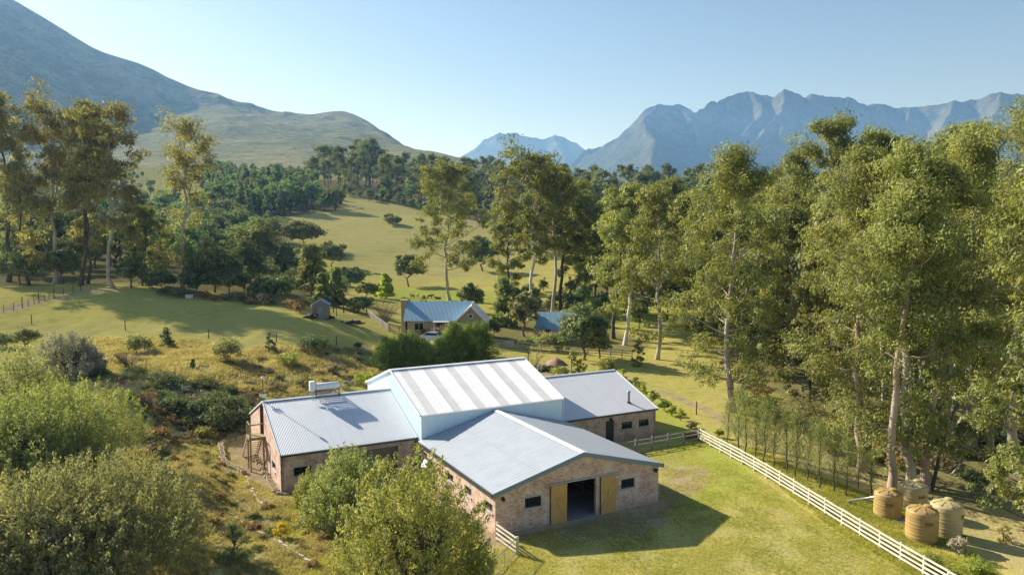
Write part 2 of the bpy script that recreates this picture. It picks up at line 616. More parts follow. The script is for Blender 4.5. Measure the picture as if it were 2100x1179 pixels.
M['gum'] = leaf_mat('gum_leaves', (0.116, 0.150, 0.047), (0.406, 0.406, 0.103), .32, .07)
M['gum_gold'] = leaf_mat('golden_gum_leaves', (.115, .155, .048), (.43, .43, .125), .40, .06)  # own golden green leaf colour of the right grove gums
M['gum_grey'] = leaf_mat('olive_gum_leaves', (.145, .155, .075), (.48, .44, .18), .38, .05)
M['dark_leaf'] = leaf_mat('dark_leaves', (0.066, 0.102, 0.036), (0.240, 0.282, 0.102), .22, .07)
M['oak'] = leaf_mat('olive_oak_leaves', (0.082, 0.108, 0.042), (0.246, 0.258, 0.098), .25, .04)
M['hedge'] = leaf_mat('hedge_sprays', (.075, .15, .034), (.28, .37, .08), .34, .03)
M['pine'] = leaf_mat('plantation_leaves', (0.090, 0.176, 0.079), (0.302, 0.398, 0.152), .3, .03)
M['far_gum'] = leaf_mat('far_gum_leaves', (0.096, 0.131, 0.066), (0.280, 0.315, 0.133), .3, .03)
M['casuarina'] = leaf_mat('fine_needles', (.13, .18, .07), (.36, .39, .15), .45, .02)
M['bush'] = leaf_mat('bush_leaves', (.15, .20, .045), (.52, .52, .14), .40, .06)
M['bush_soft'] = leaf_mat('soft_bush_leaves', (.15, .20, .06), (.46, .50, .17), .38, .06)
M['bush_grey'] = leaf_mat('grey_green_leaves', (0.185, 0.218, 0.117), (0.502, 0.523, 0.277), .35, .06)
M['bush_olive'] = leaf_mat('olive_bush_leaves', (.145, .165, .075), (.44, .44, .21), .40, .05)
M['silver'] = leaf_mat('silver_leaves', (0.154, 0.160, 0.119), (0.450, 0.450, 0.375), .3, .08)
M['heath'] = leaf_mat('heath_sprigs', (0.117, 0.117, 0.068), (0.430, 0.348, 0.246), .3, .02)
M['lime'] = leaf_mat('lime_leaves', (0.195, 0.273, 0.049), (0.533, 0.574, 0.102), .42, .04)
M['yellow'] = leaf_mat('yellow_bloom', (0.416, 0.333, 0.036), (0.750, 0.600, 0.062), .3, .02)
M['brown_leaf'] = leaf_mat('brown_bracken', (0.175, 0.107, 0.058), (0.410, 0.287, 0.143), .3, .02)
M['bleached'] = leaf_mat('bleached_leaves', (0.427, 0.380, 0.297), (0.725, 0.663, 0.562), .3, .02)
M['rust'] = leaf_mat('rusty_leaves', (0.261, 0.083, 0.030), (0.500, 0.200, 0.075), .3, .02)
M['straw'] = leaf_mat('straw_blades', (.30, .275, .13), (.62, .54, .30), .42, .01)
M['greenblade'] = leaf_mat('green_blades', (.24, .29, .06), (.54, .49, .16), .45, .01)
M['dull_straw'] = leaf_mat('dull_straw_blades', (.24, .20, .11), (.48, .41, .25), .42, .01)

# ================================================================== SETTING
def gpoly(P):
    return np.array([G(x, y)[:2] for x, y in P])


_rowsY = np.concatenate([np.linspace(-80, 14, 10), np.geomspace(16, 1250, 400), np.geomspace(1300, 16000, 26)])
_sx = np.linspace(-1, 1, 440)
_sx = np.sign(_sx) * np.abs(_sx) ** 1.12
_X = _sx[None] * (np.maximum(_rowsY, 0) * 1.15 + 55)[:, None]
_Y = np.repeat(_rowsY[:, None], len(_sx), 1)
_Z = tz(_X, _Y)
_far = sstep(_Y, 950, 5500)
_Z = _Z * (1 - _far) + (_far * 190)
_V = np.stack([_X, _Y, _Z], -1).reshape(-1, 3)
_nr, _nc = _X.shape
_i = (np.arange(_nr - 1)[:, None] * _nc + np.arange(_nc - 1)[None]).reshape(-1)
_Q = np.stack([_i, _i + 1, _i + _nc + 1, _i + _nc], -1)
x, y = _V[:, 0], _V[:, 1]
wx, wy = x + fbm(x / 3, y / 3, 21, 3) * 2.2, y + fbm(x / 3, y / 3, 25, 3) * 2.2
near = y < 700


def region(P, soft):
    out = np.zeros(len(x))
    out[near] = 1 - sstep(poly_sd(wx[near], wy[near], gpoly(P)), -soft, soft)
    return out


dry = np.maximum.reduce([
    region([(150, 690), (420, 700), (560, 712), (700, 716), (775, 705), (770, 770), (620, 830), (520, 800), (440, 850), (330, 800), (100, 780)], 1.6),
    .6 * region([(270, 925), (440, 905), (500, 975), (600, 1025), (760, 1060), (800, 1179), (250, 1179)], 1.4),
    .6 * region([(1360, 930), (1430, 925), (1450, 1000), (1400, 1030), (1360, 1000)], 1.2),
    .5 * region([(1050, 1110), (1300, 1080), (1500, 1060), (1700, 1110), (1900, 1185), (1000, 1200)], 3.0),
    .55 * region([(1420, 790), (1700, 900), (1850, 1000), (1700, 1020), (1450, 860)], 2.5),
    .62 * region([(600, 455), (720, 402), (860, 432), (1060, 470), (1100, 560), (860, 575), (740, 560), (650, 520)], 14),
    .5 * region([(690, 512), (860, 520), (960, 535), (960, 575), (850, 560), (720, 540)], 5),
    .3 * region([(0, 650), (300, 660), (680, 690), (740, 700), (600, 712), (200, 690), (0, 700)], 2.5)])
dirt = np.maximum.reduce([
    1.15 * region([(1110, 1086), (1255, 1055), (1365, 1015), (1375, 960), (1430, 960), (1450, 1000), (1410, 1045), (1300, 1090), (1160, 1118)], 1.3),
    .85 * region([(468, 912), (508, 905), (522, 955), (575, 1018), (600, 1030), (560, 1050), (505, 985)], .7),
    .5 * region([(1740, 870), (1980, 860), (2150, 880), (2150, 1179), (2040, 1179), (1960, 1080), (1790, 985)], 1.5),
    .5 * region([(1560, 830), (1740, 860), (1830, 985), (1700, 985)], 1.5),
    .3 * region([(310, 880), (380, 890), (400, 915), (330, 930)], 1.5),
    .42 * region([(280, 930), (440, 908), (500, 980), (600, 1030), (760, 1065), (760, 1179), (300, 1179)], 1.5),
    .75 * (1 - sstep(poly_sd(wx * .3 + x * .7, wy * .3 + y * .7, _BW), .1, 1.3)),
    .6 * region([(1085, 745), (1150, 735), (1190, 765), (1120, 785)], 1.2)])
for L, wd, st in [([(-60, 655), (30, 632), (90, 615), (160, 600), (230, 594)], 1.1, .95), ([(1290, 790), (1370, 808), (1470, 850), (1560, 905), (1680, 960), (1780, 1000)], .75, .7),
                  ([(600, 388), (640, 388), (700, 405)], 3.5, .9), ([(700, 405), (800, 420), (900, 442)], 1.6, .8), ([(960, 455), (1000, 465), (1060, 475)], 4, .8),
                  ([(560, 1060), (500, 1000), (470, 950)], .4, .5), ([(340, 335), (400, 345), (470, 352)], 7, .9)]:
    W = [G(*p)[:2] for p in L]
    dd = np.full(len(x), 1e9)
    dd[near] = line_d(wx[near] * .3 + x[near] * .7, wy[near] * .3 + y[near] * .7, W)
    dirt = np.maximum(dirt, st * (1 - sstep(dd, wd * .6, wd * 1.5)))
lush = np.maximum.reduce([
    region([(790, 590), (1010, 598), (1010, 625), (780, 620)], 4),
    .8 * region([(1380, 850), (1500, 930), (1560, 1010), (1450, 1040), (1370, 960), (1360, 900)], 2),
    .7 * region([(1180, 740), (1300, 790), (1400, 850), (1330, 880), (1200, 780)], 2),
    .6 * region([(1130, 600), (1500, 590), (1500, 660), (1200, 680)], 6),
    .5 * region([(490, 930), (520, 930), (560, 1000), (600, 1010), (560, 1010)], .6)])
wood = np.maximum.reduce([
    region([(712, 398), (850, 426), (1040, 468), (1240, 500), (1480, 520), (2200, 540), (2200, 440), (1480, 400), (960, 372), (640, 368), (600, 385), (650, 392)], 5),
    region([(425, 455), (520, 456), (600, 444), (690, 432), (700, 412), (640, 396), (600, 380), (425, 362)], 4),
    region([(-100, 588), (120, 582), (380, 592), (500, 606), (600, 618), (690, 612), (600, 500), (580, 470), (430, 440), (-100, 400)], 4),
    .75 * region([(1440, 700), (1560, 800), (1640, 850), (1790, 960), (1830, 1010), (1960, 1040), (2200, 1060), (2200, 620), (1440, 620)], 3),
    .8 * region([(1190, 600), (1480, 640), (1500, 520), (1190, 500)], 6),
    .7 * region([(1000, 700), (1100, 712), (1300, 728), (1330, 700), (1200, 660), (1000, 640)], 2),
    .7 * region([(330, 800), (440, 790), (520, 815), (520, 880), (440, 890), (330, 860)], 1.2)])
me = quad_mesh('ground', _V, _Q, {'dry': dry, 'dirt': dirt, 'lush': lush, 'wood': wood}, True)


def ground_mat():
    m, nt, out = new_mat('pasture')
    g = NT(nt)
    p = g.pos()
    flat = g.scalevec(p, (1, 1, .3))
    n_s = g.noise(flat, 5.5, 5, .7)
    n_m = g.noise(flat, .75, 5, .62)
    n_l = g.noise(flat, .11, 5, .6)
    n_xl = g.noise(flat, .016, 4, .6)
    dry, dirt, lush = g.attr('dry'), g.attr('dirt'), g.attr('lush')
    grass = g.mix(g.ramp(n_m, .35, .68), (.37, .36, .08), (.55, .465, .145))
    grass = g.mix(g.math('MULTIPLY', g.ramp(n_l, .4, .66), .65), grass, (.55, .46, .13))
    grass = g.mix(lush, grass, g.mix(n_m, (.28, .36, .05), (.42, .45, .08)))
    drycol = g.mix(g.ramp(n_m, .3, .7), (.56, .48, .22), (.38, .34, .13))
    drycol = g.mix(g.math('MULTIPLY', g.ramp(n_l, .5, .7), .5), drycol, (.27, .21, .11))
    df = g.math('ADD', g.math('MULTIPLY', dry, g.math('MULTIPLY_ADD', n_m, 1.0, .55)), g.math('MULTIPLY', g.ramp(n_xl, .5, .75), .3))
    c = g.mix(g.ramp(df, .1, 1.15), grass, drycol)
    dcol = g.mix(g.ramp(n_m, .3, .7), (.50, .39, .26), (.34, .25, .16))
    dfac = g.ramp(g.math('MULTIPLY', dirt, g.math('MULTIPLY_ADD', n_m, 1.3, .35)), .25, .8)
    c = g.mix(dfac, c, dcol)
    spot = g.math('MULTIPLY', g.ramp(g.noise(flat, 1.9, 6, .75), .57, .68), .6)
    c = g.mix(spot, c, (.58, .49, .28))
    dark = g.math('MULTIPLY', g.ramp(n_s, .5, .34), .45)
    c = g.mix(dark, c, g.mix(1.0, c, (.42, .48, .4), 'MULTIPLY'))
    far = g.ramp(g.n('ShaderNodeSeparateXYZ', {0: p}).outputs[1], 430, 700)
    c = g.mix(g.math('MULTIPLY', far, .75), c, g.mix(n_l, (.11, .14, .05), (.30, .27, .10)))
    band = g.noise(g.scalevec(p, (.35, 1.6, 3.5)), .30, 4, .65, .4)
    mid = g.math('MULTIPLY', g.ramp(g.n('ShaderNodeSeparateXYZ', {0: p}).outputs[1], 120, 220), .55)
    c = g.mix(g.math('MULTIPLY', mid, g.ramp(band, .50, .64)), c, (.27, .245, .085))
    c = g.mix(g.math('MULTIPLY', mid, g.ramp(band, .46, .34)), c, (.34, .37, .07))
    patch = g.math('MULTIPLY', g.ramp(g.noise(flat, .22, 5, .7, .5), .52, .66), .6)
    c = g.mix(patch, c, g.mix(g.ramp(n_m, .35, .65), (.52, .42, .19), (.36, .31, .12)))
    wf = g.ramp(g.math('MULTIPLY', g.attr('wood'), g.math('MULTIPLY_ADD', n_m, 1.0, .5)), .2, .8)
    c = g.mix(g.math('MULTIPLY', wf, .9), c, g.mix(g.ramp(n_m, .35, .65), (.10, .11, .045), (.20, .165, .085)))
    h = g.math('ADD', g.math('MULTIPLY', n_s, .5), n_m)
    b = g.n('ShaderNodeBsdfDiffuse', {'Color': c, 'Roughness': .6, 'Normal': g.bump(h, .6, .25)})
    nt.links.new(b.outputs[0], out.inputs[0])
    return m


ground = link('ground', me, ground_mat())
tag(ground, 'rolling green and straw coloured pasture around the barns', None, None, 'structure')


# ---- mountains
def hill_mat(name, low, mid, rock, pale, sc=1.0, warm=.5):
    m, nt, out = new_mat(name)
    g = NT(nt)
    p = g.pos()
    n1 = g.noise(p, .010 * sc, 7, .68)
    n2 = g.noise(p, .0016 * sc, 6, .62)
    n3 = g.noise(g.scalevec(p, (1, 1, 2.6)), .022 * sc, 5, .7, .6)
    dots = g.ramp(g.noise(p, .05 * sc, 4, .75), .52, .66)
    c = g.mix(g.ramp(n2, .38, .64), low, mid)
    c = g.mix(g.math('MULTIPLY', g.ramp(n1, .45, .64), .6), c, pale)
    c = g.mix(g.math('MULTIPLY', dots, .65), c, tuple(v * .42 for v in low))
    nz = g.n('ShaderNodeSeparateXYZ', {0: g.n('ShaderNodeNewGeometry').outputs['Normal']}).outputs[2]
    steep = g.ramp(g.math('MULTIPLY_ADD', n3, .42, nz), 1.0, .80)
    c = g.mix(g.math('MULTIPLY', steep, warm), c, rock)
    h = g.math('ADD', n1, g.math('MULTIPLY', n3, .6))
    b = g.n('ShaderNodeBsdfDiffuse', {'Color': c, 'Roughness': .5, 'Normal': g.bump(h, .8, 28 / sc)})
    nt.links.new(b.outputs[0], out.inputs[0])
    return m


# left: a long fynbos hillside lofted through profiles (photo column, then row/distance from foot to skyline)
PROF = {
    -900: [(420, 560), (380, 800), (330, 1000), (275, 1200), (200, 1350), (-180, 1700), (-420, 1950)],
    -300: [(412, 600), (372, 850), (330, 1080), (285, 1300), (262, 1470), (30, 1820), (-175, 2120)],
    0: [(402, 640), (362, 930), (325, 1220), (285, 1520), (258, 1760), (120, 2010), (-14, 2240)],
    94: [(396, 640), (360, 950), (322, 1260), (285, 1580), (256, 1850), (140, 2090), (41, 2300)],
    204: [(390, 650), (356, 970), (318, 1310), (282, 1680), (250, 2000), (170, 2200), (107, 2370)],
    293: [(384, 650), (352, 980), (312, 1350), (276, 1760), (240, 2130), (182, 2300), (136, 2430)],
    361: [(378, 660), (350, 990), (308, 1380), (268, 1820), (230, 2260), (195, 2385), (168, 2480)],
    440: [(376, 670), (350, 1000), (308, 1400), (264, 1850), (228, 2330), (208, 2440), (196, 2530)],
    513: [(374, 680), (350, 1000), (310, 1400), (268, 1860), (238, 2350), (224, 2480), (215, 2580)],
    629: [(372, 690), (350, 1000), (314, 1400), (276, 1860), (252, 2250), (241, 2450), (234, 2620)],
    707: [(372, 700), (352, 1000), (320, 1350), (286, 1780), (260, 2150), (240, 2450), (230, 2640)],
    754: [(372, 700), (354, 1000), (326, 1300), (298, 1650), (281, 1950), (266, 2250), (249, 2640)],
    790: [(372, 700), (355, 1000), (330, 1280), (306, 1570), (293, 1800), (287, 1900), (276, 2600)],
    825: [(372, 700), (356, 1000), (334, 1250), (314, 1500), (304, 1650), (299.5, 1720), (301, 2500)],
    890: [(374, 700), (360, 950), (342, 1200), (328, 1400), (321, 1520), (317, 1600), (319, 2000)],
    943: [(375, 700), (364, 900), (350, 1100), (338, 1300), (333, 1400), (330, 1480), (332, 1800)],
    1006: [(378, 700), (368, 850), (358, 1000), (348, 1150), (343, 1250), (340, 1330), (343, 1600)],
    1048: [(380, 700), (372, 820), (363, 950), (355, 1060), (351, 1130), (348, 1200), (352, 1500)],
    1140: [(384, 700), (378, 800), (372, 900), (367, 980), (364, 1030), (362, 1080), (368, 1400)],
    1260: [(390, 700), (386, 800), (384, 900), (382, 980), (381, 1030), (380, 1080), (388, 1400)]}


def interp_rows(keys, arr, xs):
    """smooth (Catmull-Rom with limited tangents) interpolation of rows over keys"""
    keys = np.array(keys, float)
    m = np.gradient(arr, keys, axis=0)
    sl = np.diff(arr, axis=0) / np.diff(keys)[:, None, None]
    lim = np.minimum(np.abs(np.concatenate([sl[:1], sl])), np.abs(np.concatenate([sl, sl[-1:]]))) * 3
    m = np.clip(m, -lim, lim)
    i = np.clip(np.searchsorted(keys, xs) - 1, 0, len(keys) - 2)
    h = (keys[i + 1] - keys[i])[:, None, None]
    t = ((xs - keys[i]) / (keys[i + 1] - keys[i]))[:, None, None]
    return ((2 * t ** 3 - 3 * t ** 2 + 1) * arr[i] + (t ** 3 - 2 * t ** 2 + t) * h * m[i] + (-2 * t ** 3 + 3 * t ** 2) * arr[i + 1] + (t ** 3 - t ** 2) * h * m[i + 1])


_keys = sorted(PROF)
_arr = np.array([[at_dist(k, py, d) for py, d in PROF[k]] for k in _keys])
_u = np.linspace(-900, 1260, 420)
_S = interp_rows(_keys, _arr, _u)                       # (nu, 7, 3)
_s = np.linspace(0, 6, 190)
_S2 = interp_rows(np.arange(7.), np.swapaxes(_S, 0, 1), _s)   # (ns, nu, 3)
_back = _S2[-1][None] + np.linspace(0, 1, 14)[1:, None, None] * np.array([[[-250, 1500, 0]]])
_back[:, :, 2] *= (1 - np.linspace(0, 1, 14)[1:, None] ** .8)
_S2 = np.concatenate([_S2, _back])
_front = _S2[:1] + np.array([[[0, -60, -25]]])
_S2 = np.concatenate([_front, _S2])
_xx, _yy = _S2[..., 0], _S2[..., 1]
_amp = sstep(np.linspace(0, 6.3, len(_S2)), .3, 2.5)[:, None] * (1 - .75 * sstep(np.linspace(0, 6.35, len(_S2)), 5.3, 5.9)[:, None])
_gul = (ridged(_xx / 260 + .35 * fbm(_xx / 300, _yy / 300, 5), _yy / 700, 41, 5) - .5)
_S2[..., 2] += _amp * (_gul * 44 + fbm(_xx / 70, _yy / 70, 44, 4) * 9) * sstep(_S2[..., 2], 20, 320)
_nr, _nc = _xx.shape
_i = (np.arange(_nr - 1)[:, None] * _nc + np.arange(_nc - 1)[None]).reshape(-1)
me = quad_mesh('hill', _S2.reshape(-1, 3), np.stack([_i, _i + 1, _i + _nc + 1, _i + _nc], -1), None, True)
hill = link('hill', me, hill_mat('fynbos_slope', (.19, .21, .10), (.33, .31, .14), (.22, .215, .18), (.46, .39, .19), 1.6, .3))
tag(hill, 'long fynbos hillside rising to the dark mountain shoulder on the left', None, None, 'structure')


# right: rocky range built as the union of sloping ridges and spurs
def ridge_field(name, lines, x0, x1, y0, y1, nx, ny, base, seed, matl, label, rough=1.0):
    X, Y = np.meshgrid(np.linspace(x0, x1, nx), np.linspace(y0, y1, ny))
    wxx = X + fbm(X / 500, Y / 500, seed + 50, 4) * 130
    wyy = Y + fbm(X / 500, Y / 500, seed + 60, 4) * 130
    wxx, wyy = X * .6 + wxx * .4, Y * .6 + wyy * .4
    Z = np.full(X.shape, -1e9)
    for pts, slope in lines:
        P = [at_dist(*p) for p in pts]
        for a, b in zip(P[:-1], P[1:]):
            ex, ey = (b - a)[:2]
            t = np.clip(((wxx - a[0]) * ex + (wyy - a[1]) * ey) / (ex * ex + ey * ey), 0, 1)
            zr = a[2] + t * (b[2] - a[2])
            d = np.sqrt((wxx - a[0] - t * ex) ** 2 + (wyy - a[1] - t * ey) ** 2)
            z = zr - slope * d * (1.12 - .5 * np.clip(d / 1800, 0, 1))
            k = 26.0
            Z = np.maximum(Z, z) + k * np.exp(-np.abs(Z - z) / k) * .25 * (Z > -1e8)
    r = ridged(wxx / 420, wyy / 420, seed, 6) - .55
    high = sstep(Z, base + 40, base + 420)
    Z = Z + high * rough * (r * 75 + fbm(X / 90, Y / 90, seed + 9, 4) * 24)
    Z = np.maximum(Z, base - 60)
    V = np.stack([X, Y, Z], -1).reshape(-1, 3)
    i = (np.arange(ny - 1)[:, None] * nx + np.arange(nx - 1)[None]).reshape(-1)
    me = quad_mesh(name, V, np.stack([i, i + 1, i + nx + 1, i + nx], -1), None, True)
    return tag(link(name, me, matl), label, None, None, 'structure')


rock_mat = hill_mat('sandstone_range', (.048, .072, .055), (.095, .11, .065), (.19, .165, .145), (.145, .145, .085), .62, .6)
ridge_field('mountain_range', [
    ([(1180, 330, 6100), (1205, 308, 6200), (1231, 303, 6250), (1262, 286, 6300), (1285, 264, 6350), (1311, 238, 6350), (1330, 222, 6350), (1350, 215, 6350), (1370, 213, 6350), (1391, 216, 6400), (1407, 225, 6450), (1420, 240, 6500)], 1.0),
    ([(1362, 214, 6330), (1345, 226, 6050), (1318, 250, 5800), (1322, 270, 5500), (1340, 290, 5200), (1333, 335, 4850), (1326, 390, 4500)], .78),
    ([(1262, 286, 6300), (1258, 310, 5900), (1250, 350, 5400)], .6),
    ([(1391, 216, 6400), (1424, 250, 6150), (1440, 285, 5900), (1446, 320, 5700)], 1.0),
    ([(1420, 240, 6500), (1452, 211, 6900), (1487, 199, 7200), (1513, 191, 7300), (1529, 190, 7350), (1548, 196, 7350), (1586, 201, 7300), (1607, 187, 7200), (1624, 193, 7250), (1647, 207, 7400),
      (1662, 198, 7300), (1692, 201, 7400), (1740, 206, 7500), (1790, 215, 7600), (1850, 221, 7700), (1880, 226, 7700), (1920, 215, 7600), (1960, 209, 7500), (2010, 206, 7500), (2040, 197, 7400),
      (2060, 191, 7400), (2110, 197, 7400), (2300, 230, 7500)], 1.0),
    ([(1487, 199, 7200), (1490, 222, 6900), (1478, 250, 6650), (1452, 285, 6400)], .85),
    ([(1540, 193, 7350), (1556, 215, 7050), (1558, 240, 6750), (1530, 270, 6400), (1485, 303, 6000), (1445, 345, 5600), (1428, 388, 5200)], .85),
    ([(1607, 187, 7200), (1606, 208, 6950), (1598, 232, 6700), (1570, 262, 6400), (1545, 292, 6100)], .95),
    ([(1662, 198, 7300), (1655, 218, 7000), (1632, 245, 6700), (1592, 280, 6300), (1548, 318, 5900), (1505, 365, 5400)], .85),
    ([(1740, 206, 7500), (1728, 230, 7150), (1705, 262, 6800), (1672, 300, 6400), (1630, 345, 5900)], .85),
    ([(1800, 216, 7600), (1795, 240, 7250), (1770, 270, 6900), (1740, 310, 6500)], .9),
    ([(1870, 224, 7700), (1860, 248, 7300), (1835, 280, 6900), (1800, 325, 6400)], .85),
    ([(1960, 209, 7500), (1952, 235, 7150), (1930, 270, 6800), (1890, 315, 6300)], .85),
    ([(2060, 191, 7400), (2055, 220, 7050), (2035, 260, 6700), (2000, 315, 6200)], .85)],
    250, 6400, 4200, 8600, 460, 330, 190, 71, rock_mat, 'rocky blue mountain range standing beyond the trees on the right')
ridge_field('far_mountain', [
    ([(900, 352, 8300), (946, 331, 8400), (984, 304, 8500), (995, 287, 8550), (1026, 273, 8600), (1056, 271, 8650), (1081, 280, 8700), (1111, 285, 8750), (1132, 278, 8750), (1151, 283, 8750),
      (1182, 298, 8800), (1205, 312, 8850), (1260, 345, 8900)], .95),
    ([(1026, 273, 8600), (1018, 290, 8350), (1035, 305, 8100), (1060, 322, 7800), (1085, 360, 7400)], .75),
    ([(1132, 278, 8750), (1150, 310, 8300), (1160, 345, 7900)], .7),
    ([(984, 304, 8500), (985, 335, 8100), (975, 370, 7600)], .5)],
    -1500, 1500, 7000, 9800, 240, 200, 190, 83, rock_mat, 'flat-topped blue mountain far down the valley, left of the range', .8)

# ---- sky, sun, haze, camera
w = bpy.data.worlds.new('World')
scene.world = w
w.use_nodes = True
nt = w.node_tree
nt.nodes.clear()
wo = nt.nodes.new('ShaderNodeOutputWorld')
bg = nt.nodes.new('ShaderNodeBackground')
sk = nt.nodes.new('ShaderNodeTexSky')
sk.sky_type = 'NISHITA'
sk.sun_disc = False
sk.sun_elevation = SUN_EL
sk.sun_rotation = SUN_AZ
sk.altitude = 300
sk.air_density, sk.dust_density, sk.ozone_density = 1.0, .75, 1.3
nt.links.new(sk.outputs[0], bg.inputs[0])
bg.inputs[1].default_value = .066
nt.links.new(bg.outputs[0], wo.inputs[0])

sd = np.array([math.sin(SUN_AZ) * math.cos(SUN_EL), math.cos(SUN_AZ) * math.cos(SUN_EL), math.sin(SUN_EL)])
sl = bpy.data.lights.new('sun', 'SUN')
sl.energy, sl.angle, sl.color = 5.0, math.radians(.55), (1, .95, .87)
so = bpy.data.objects.new('sun', sl)
COL.objects.link(so)
from mathutils import Vector, Matrix
so.rotation_euler = Vector(sd).to_track_quat('Z', 'Y').to_euler()
so.location = tuple(sd * 200)

cd = bpy.data.cameras.new('camera')
cd.sensor_width = 36
cd.lens = F_PX / 2100 * 36
cd.clip_start, cd.clip_end = .5, 40000
co = bpy.data.objects.new('camera', cd)
COL.objects.link(co)
co.location = (0, 0, CAM_H)
co.rotation_euler = (math.pi / 2 - PITCH, 0, 0)
scene.camera = co

HAZE = True
if HAZE:
    m, nt, out = new_mat('valley_haze')
    vs = nt.nodes.new('ShaderNodeVolumeScatter')
    vs.inputs['Color'].default_value = (.25, .53, 1, 1)
    vs.inputs['Density'].default_value = 1 / 9500
    vs.inputs['Anisotropy'].default_value = .3
    nt.links.new(vs.outputs[0], out.inputs['Volume'])
    hz = MB().box(-9500, 9500, -400, 9800, -300, 900).build('sky', m)
    tag(hz, 'pale blue valley haze below the open sky', None, None, 'structure')

scene.view_settings.view_transform = 'Standard'
scene.view_settings.look = 'None'
scene.view_settings.exposure = 0
scene.render.engine = 'CYCLES'
cy = scene.cycles
cy.max_bounces, cy.diffuse_bounces, cy.glossy_bounces, cy.transmission_bounces, cy.volume_bounces = 8, 5, 2, 4, 0
cy.use_denoising = True
cy.film_exposure = 2.08
cy.caustics_reflective = cy.caustics_refractive = False

# ================================================================== THE BARNS
def wall_panel(w, h, t, holes, gable=0.0, gx=None):
    """a wall w long, h high, t thick with rectangular holes (x0,x1,z0,z1); gable: extra height of a triangle on top. Local: x along, y thickness, z up"""
    mb = MB()
    xs = sorted({0.0, w, *[v for q in holes for v in q[:2]]})
    zs = sorted({0.0, h, *[v for q in holes for v in q[2:]]})
    xs = [v for v in xs if 0 <= v <= w]
    zs = [v for v in zs if 0 <= v <= h]

    def solid(i, j):
        if not (0 <= i < len(xs) - 1 and 0 <= j < len(zs) - 1):
            return False
        cx, cz = (xs[i] + xs[i + 1]) / 2, (zs[j] + zs[j + 1]) / 2
        return not any(a < cx < b and c < cz < d for a, b, c, d in holes)
    for i in range(len(xs) - 1):
        for j in range(len(zs) - 1):
            if not solid(i, j):
                continue
            a, b, c, d = xs[i], xs[i + 1], zs[j], zs[j + 1]
            mb.add([(a, 0, c), (b, 0, c), (b, 0, d), (a, 0, d)], [(0, 1, 2, 3)])
            mb.add([(a, t, c), (b, t, c), (b, t, d), (a, t, d)], [(3, 2, 1, 0)])
            if not solid(i - 1, j):
                mb.add([(a, 0, c), (a, t, c), (a, t, d), (a, 0, d)], [(3, 2, 1, 0)])
            if not solid(i + 1, j):
                mb.add([(b, 0, c), (b, t, c), (b, t, d), (b, 0, d)], [(0, 1, 2, 3)])
            if not solid(i, j - 1):
                mb.add([(a, 0, c), (b, 0, c), (b, t, c), (a, t, c)], [(3, 2, 1, 0)])
            if not solid(i, j + 1) and not (gable and j == len(zs) - 2):
                mb.add([(a, 0, d), (b, 0, d), (b, t, d), (a, t, d)], [(0, 1, 2, 3)])
    if gable:
        g = w / 2 if gx is None else gx
        mb.add([(0, 0, h), (w, 0, h), (g, 0, h + gable)], [(0, 1, 2)])
        mb.add([(0, t, h), (w, t, h), (g, t, h + gable)], [(2, 1, 0)])
        mb.add([(0, 0, h), (g, 0, h + gable), (g, t, h + gable), (0, t, h)], [(0, 1, 2, 3)])
        mb.add([(w, 0, h), (g, 0, h + gable), (g, t, h + gable), (w, t, h)], [(3, 2, 1, 0)])
    return mb


def placed(mb, origin, xdir):
    """move a wall built along x so that it starts at origin and runs along xdir (unit 2D), thickness to the left of xdir"""
    c, s = xdir
    mb.v = [(origin[0] + x * c - y * s, origin[1] + x * s + y * c, origin[2] + z) for x, y, z in mb.v]
    return mb


def roof_sheet(a0, a1, ridge, eave, pitch, amp, th=.03, along='a', per=6, kind='sine'):
    """corrugated roof slope. ridge=(b,z), eave=(b,z); corrugations run down the slope, spaced along a"""
    n = max(2, int((a1 - a0) / pitch * per))
    u = np.linspace(a0, a1, n + 1)
    ph = (u - a0) / pitch
    if kind == 'sine':
        wv = amp * np.sin(2 * math.pi * ph)
    else:
        fr = ph % 1
        wv = amp * np.clip((.13 - np.abs(fr - .5)) / .05, 0, 1)
    (b0, z0), (b1, z1) = ridge, eave
    nb = np.array([-(z1 - z0), b1 - b0])
    nb /= np.linalg.norm(nb)
    if nb[1] < 0:
        nb = -nb
    m = 8
    T = np.linspace(0, 1, m + 1)
    P = []
    for t in T:
        bb, zz = b0 + (b1 - b0) * t, z0 + (z1 - z0) * t
        P.append(np.stack([u, bb + nb[0] * wv, zz + nb[1] * wv], -1))
    P = np.array(P)
    if along == 'b':
        P = np.stack([P[..., 1], P[..., 0], P[..., 2]], -1)
    V = P.reshape(-1, 3)
    i = (np.arange(m)[:, None] * (n + 1) + np.arange(n)[None]).reshape(-1)
    Q = np.stack([i, i + 1, i + n + 2, i + n + 1], -1)
    V2 = V.copy()
    V2[:, 2] -= th
    return np.concatenate([V, V2]), np.concatenate([Q, Q[:, ::-1] + len(V)])


def roof_part(name, parts, mat, parent, label=None):
    V, Q, n = [], [], 0
    for v, q in parts:
        V.append(v)
        Q.append(q + n)
        n += len(v)
    o = link(name, quad_mesh(name, np.concatenate(V), np.concatenate(Q), None, True), mat, parent)
    return tag(o, label)


barn = thing('barn', 'brick barn complex with grey tin roofs around a taller white sheet hall', 'barn', BARN_O, BARN_YAW)


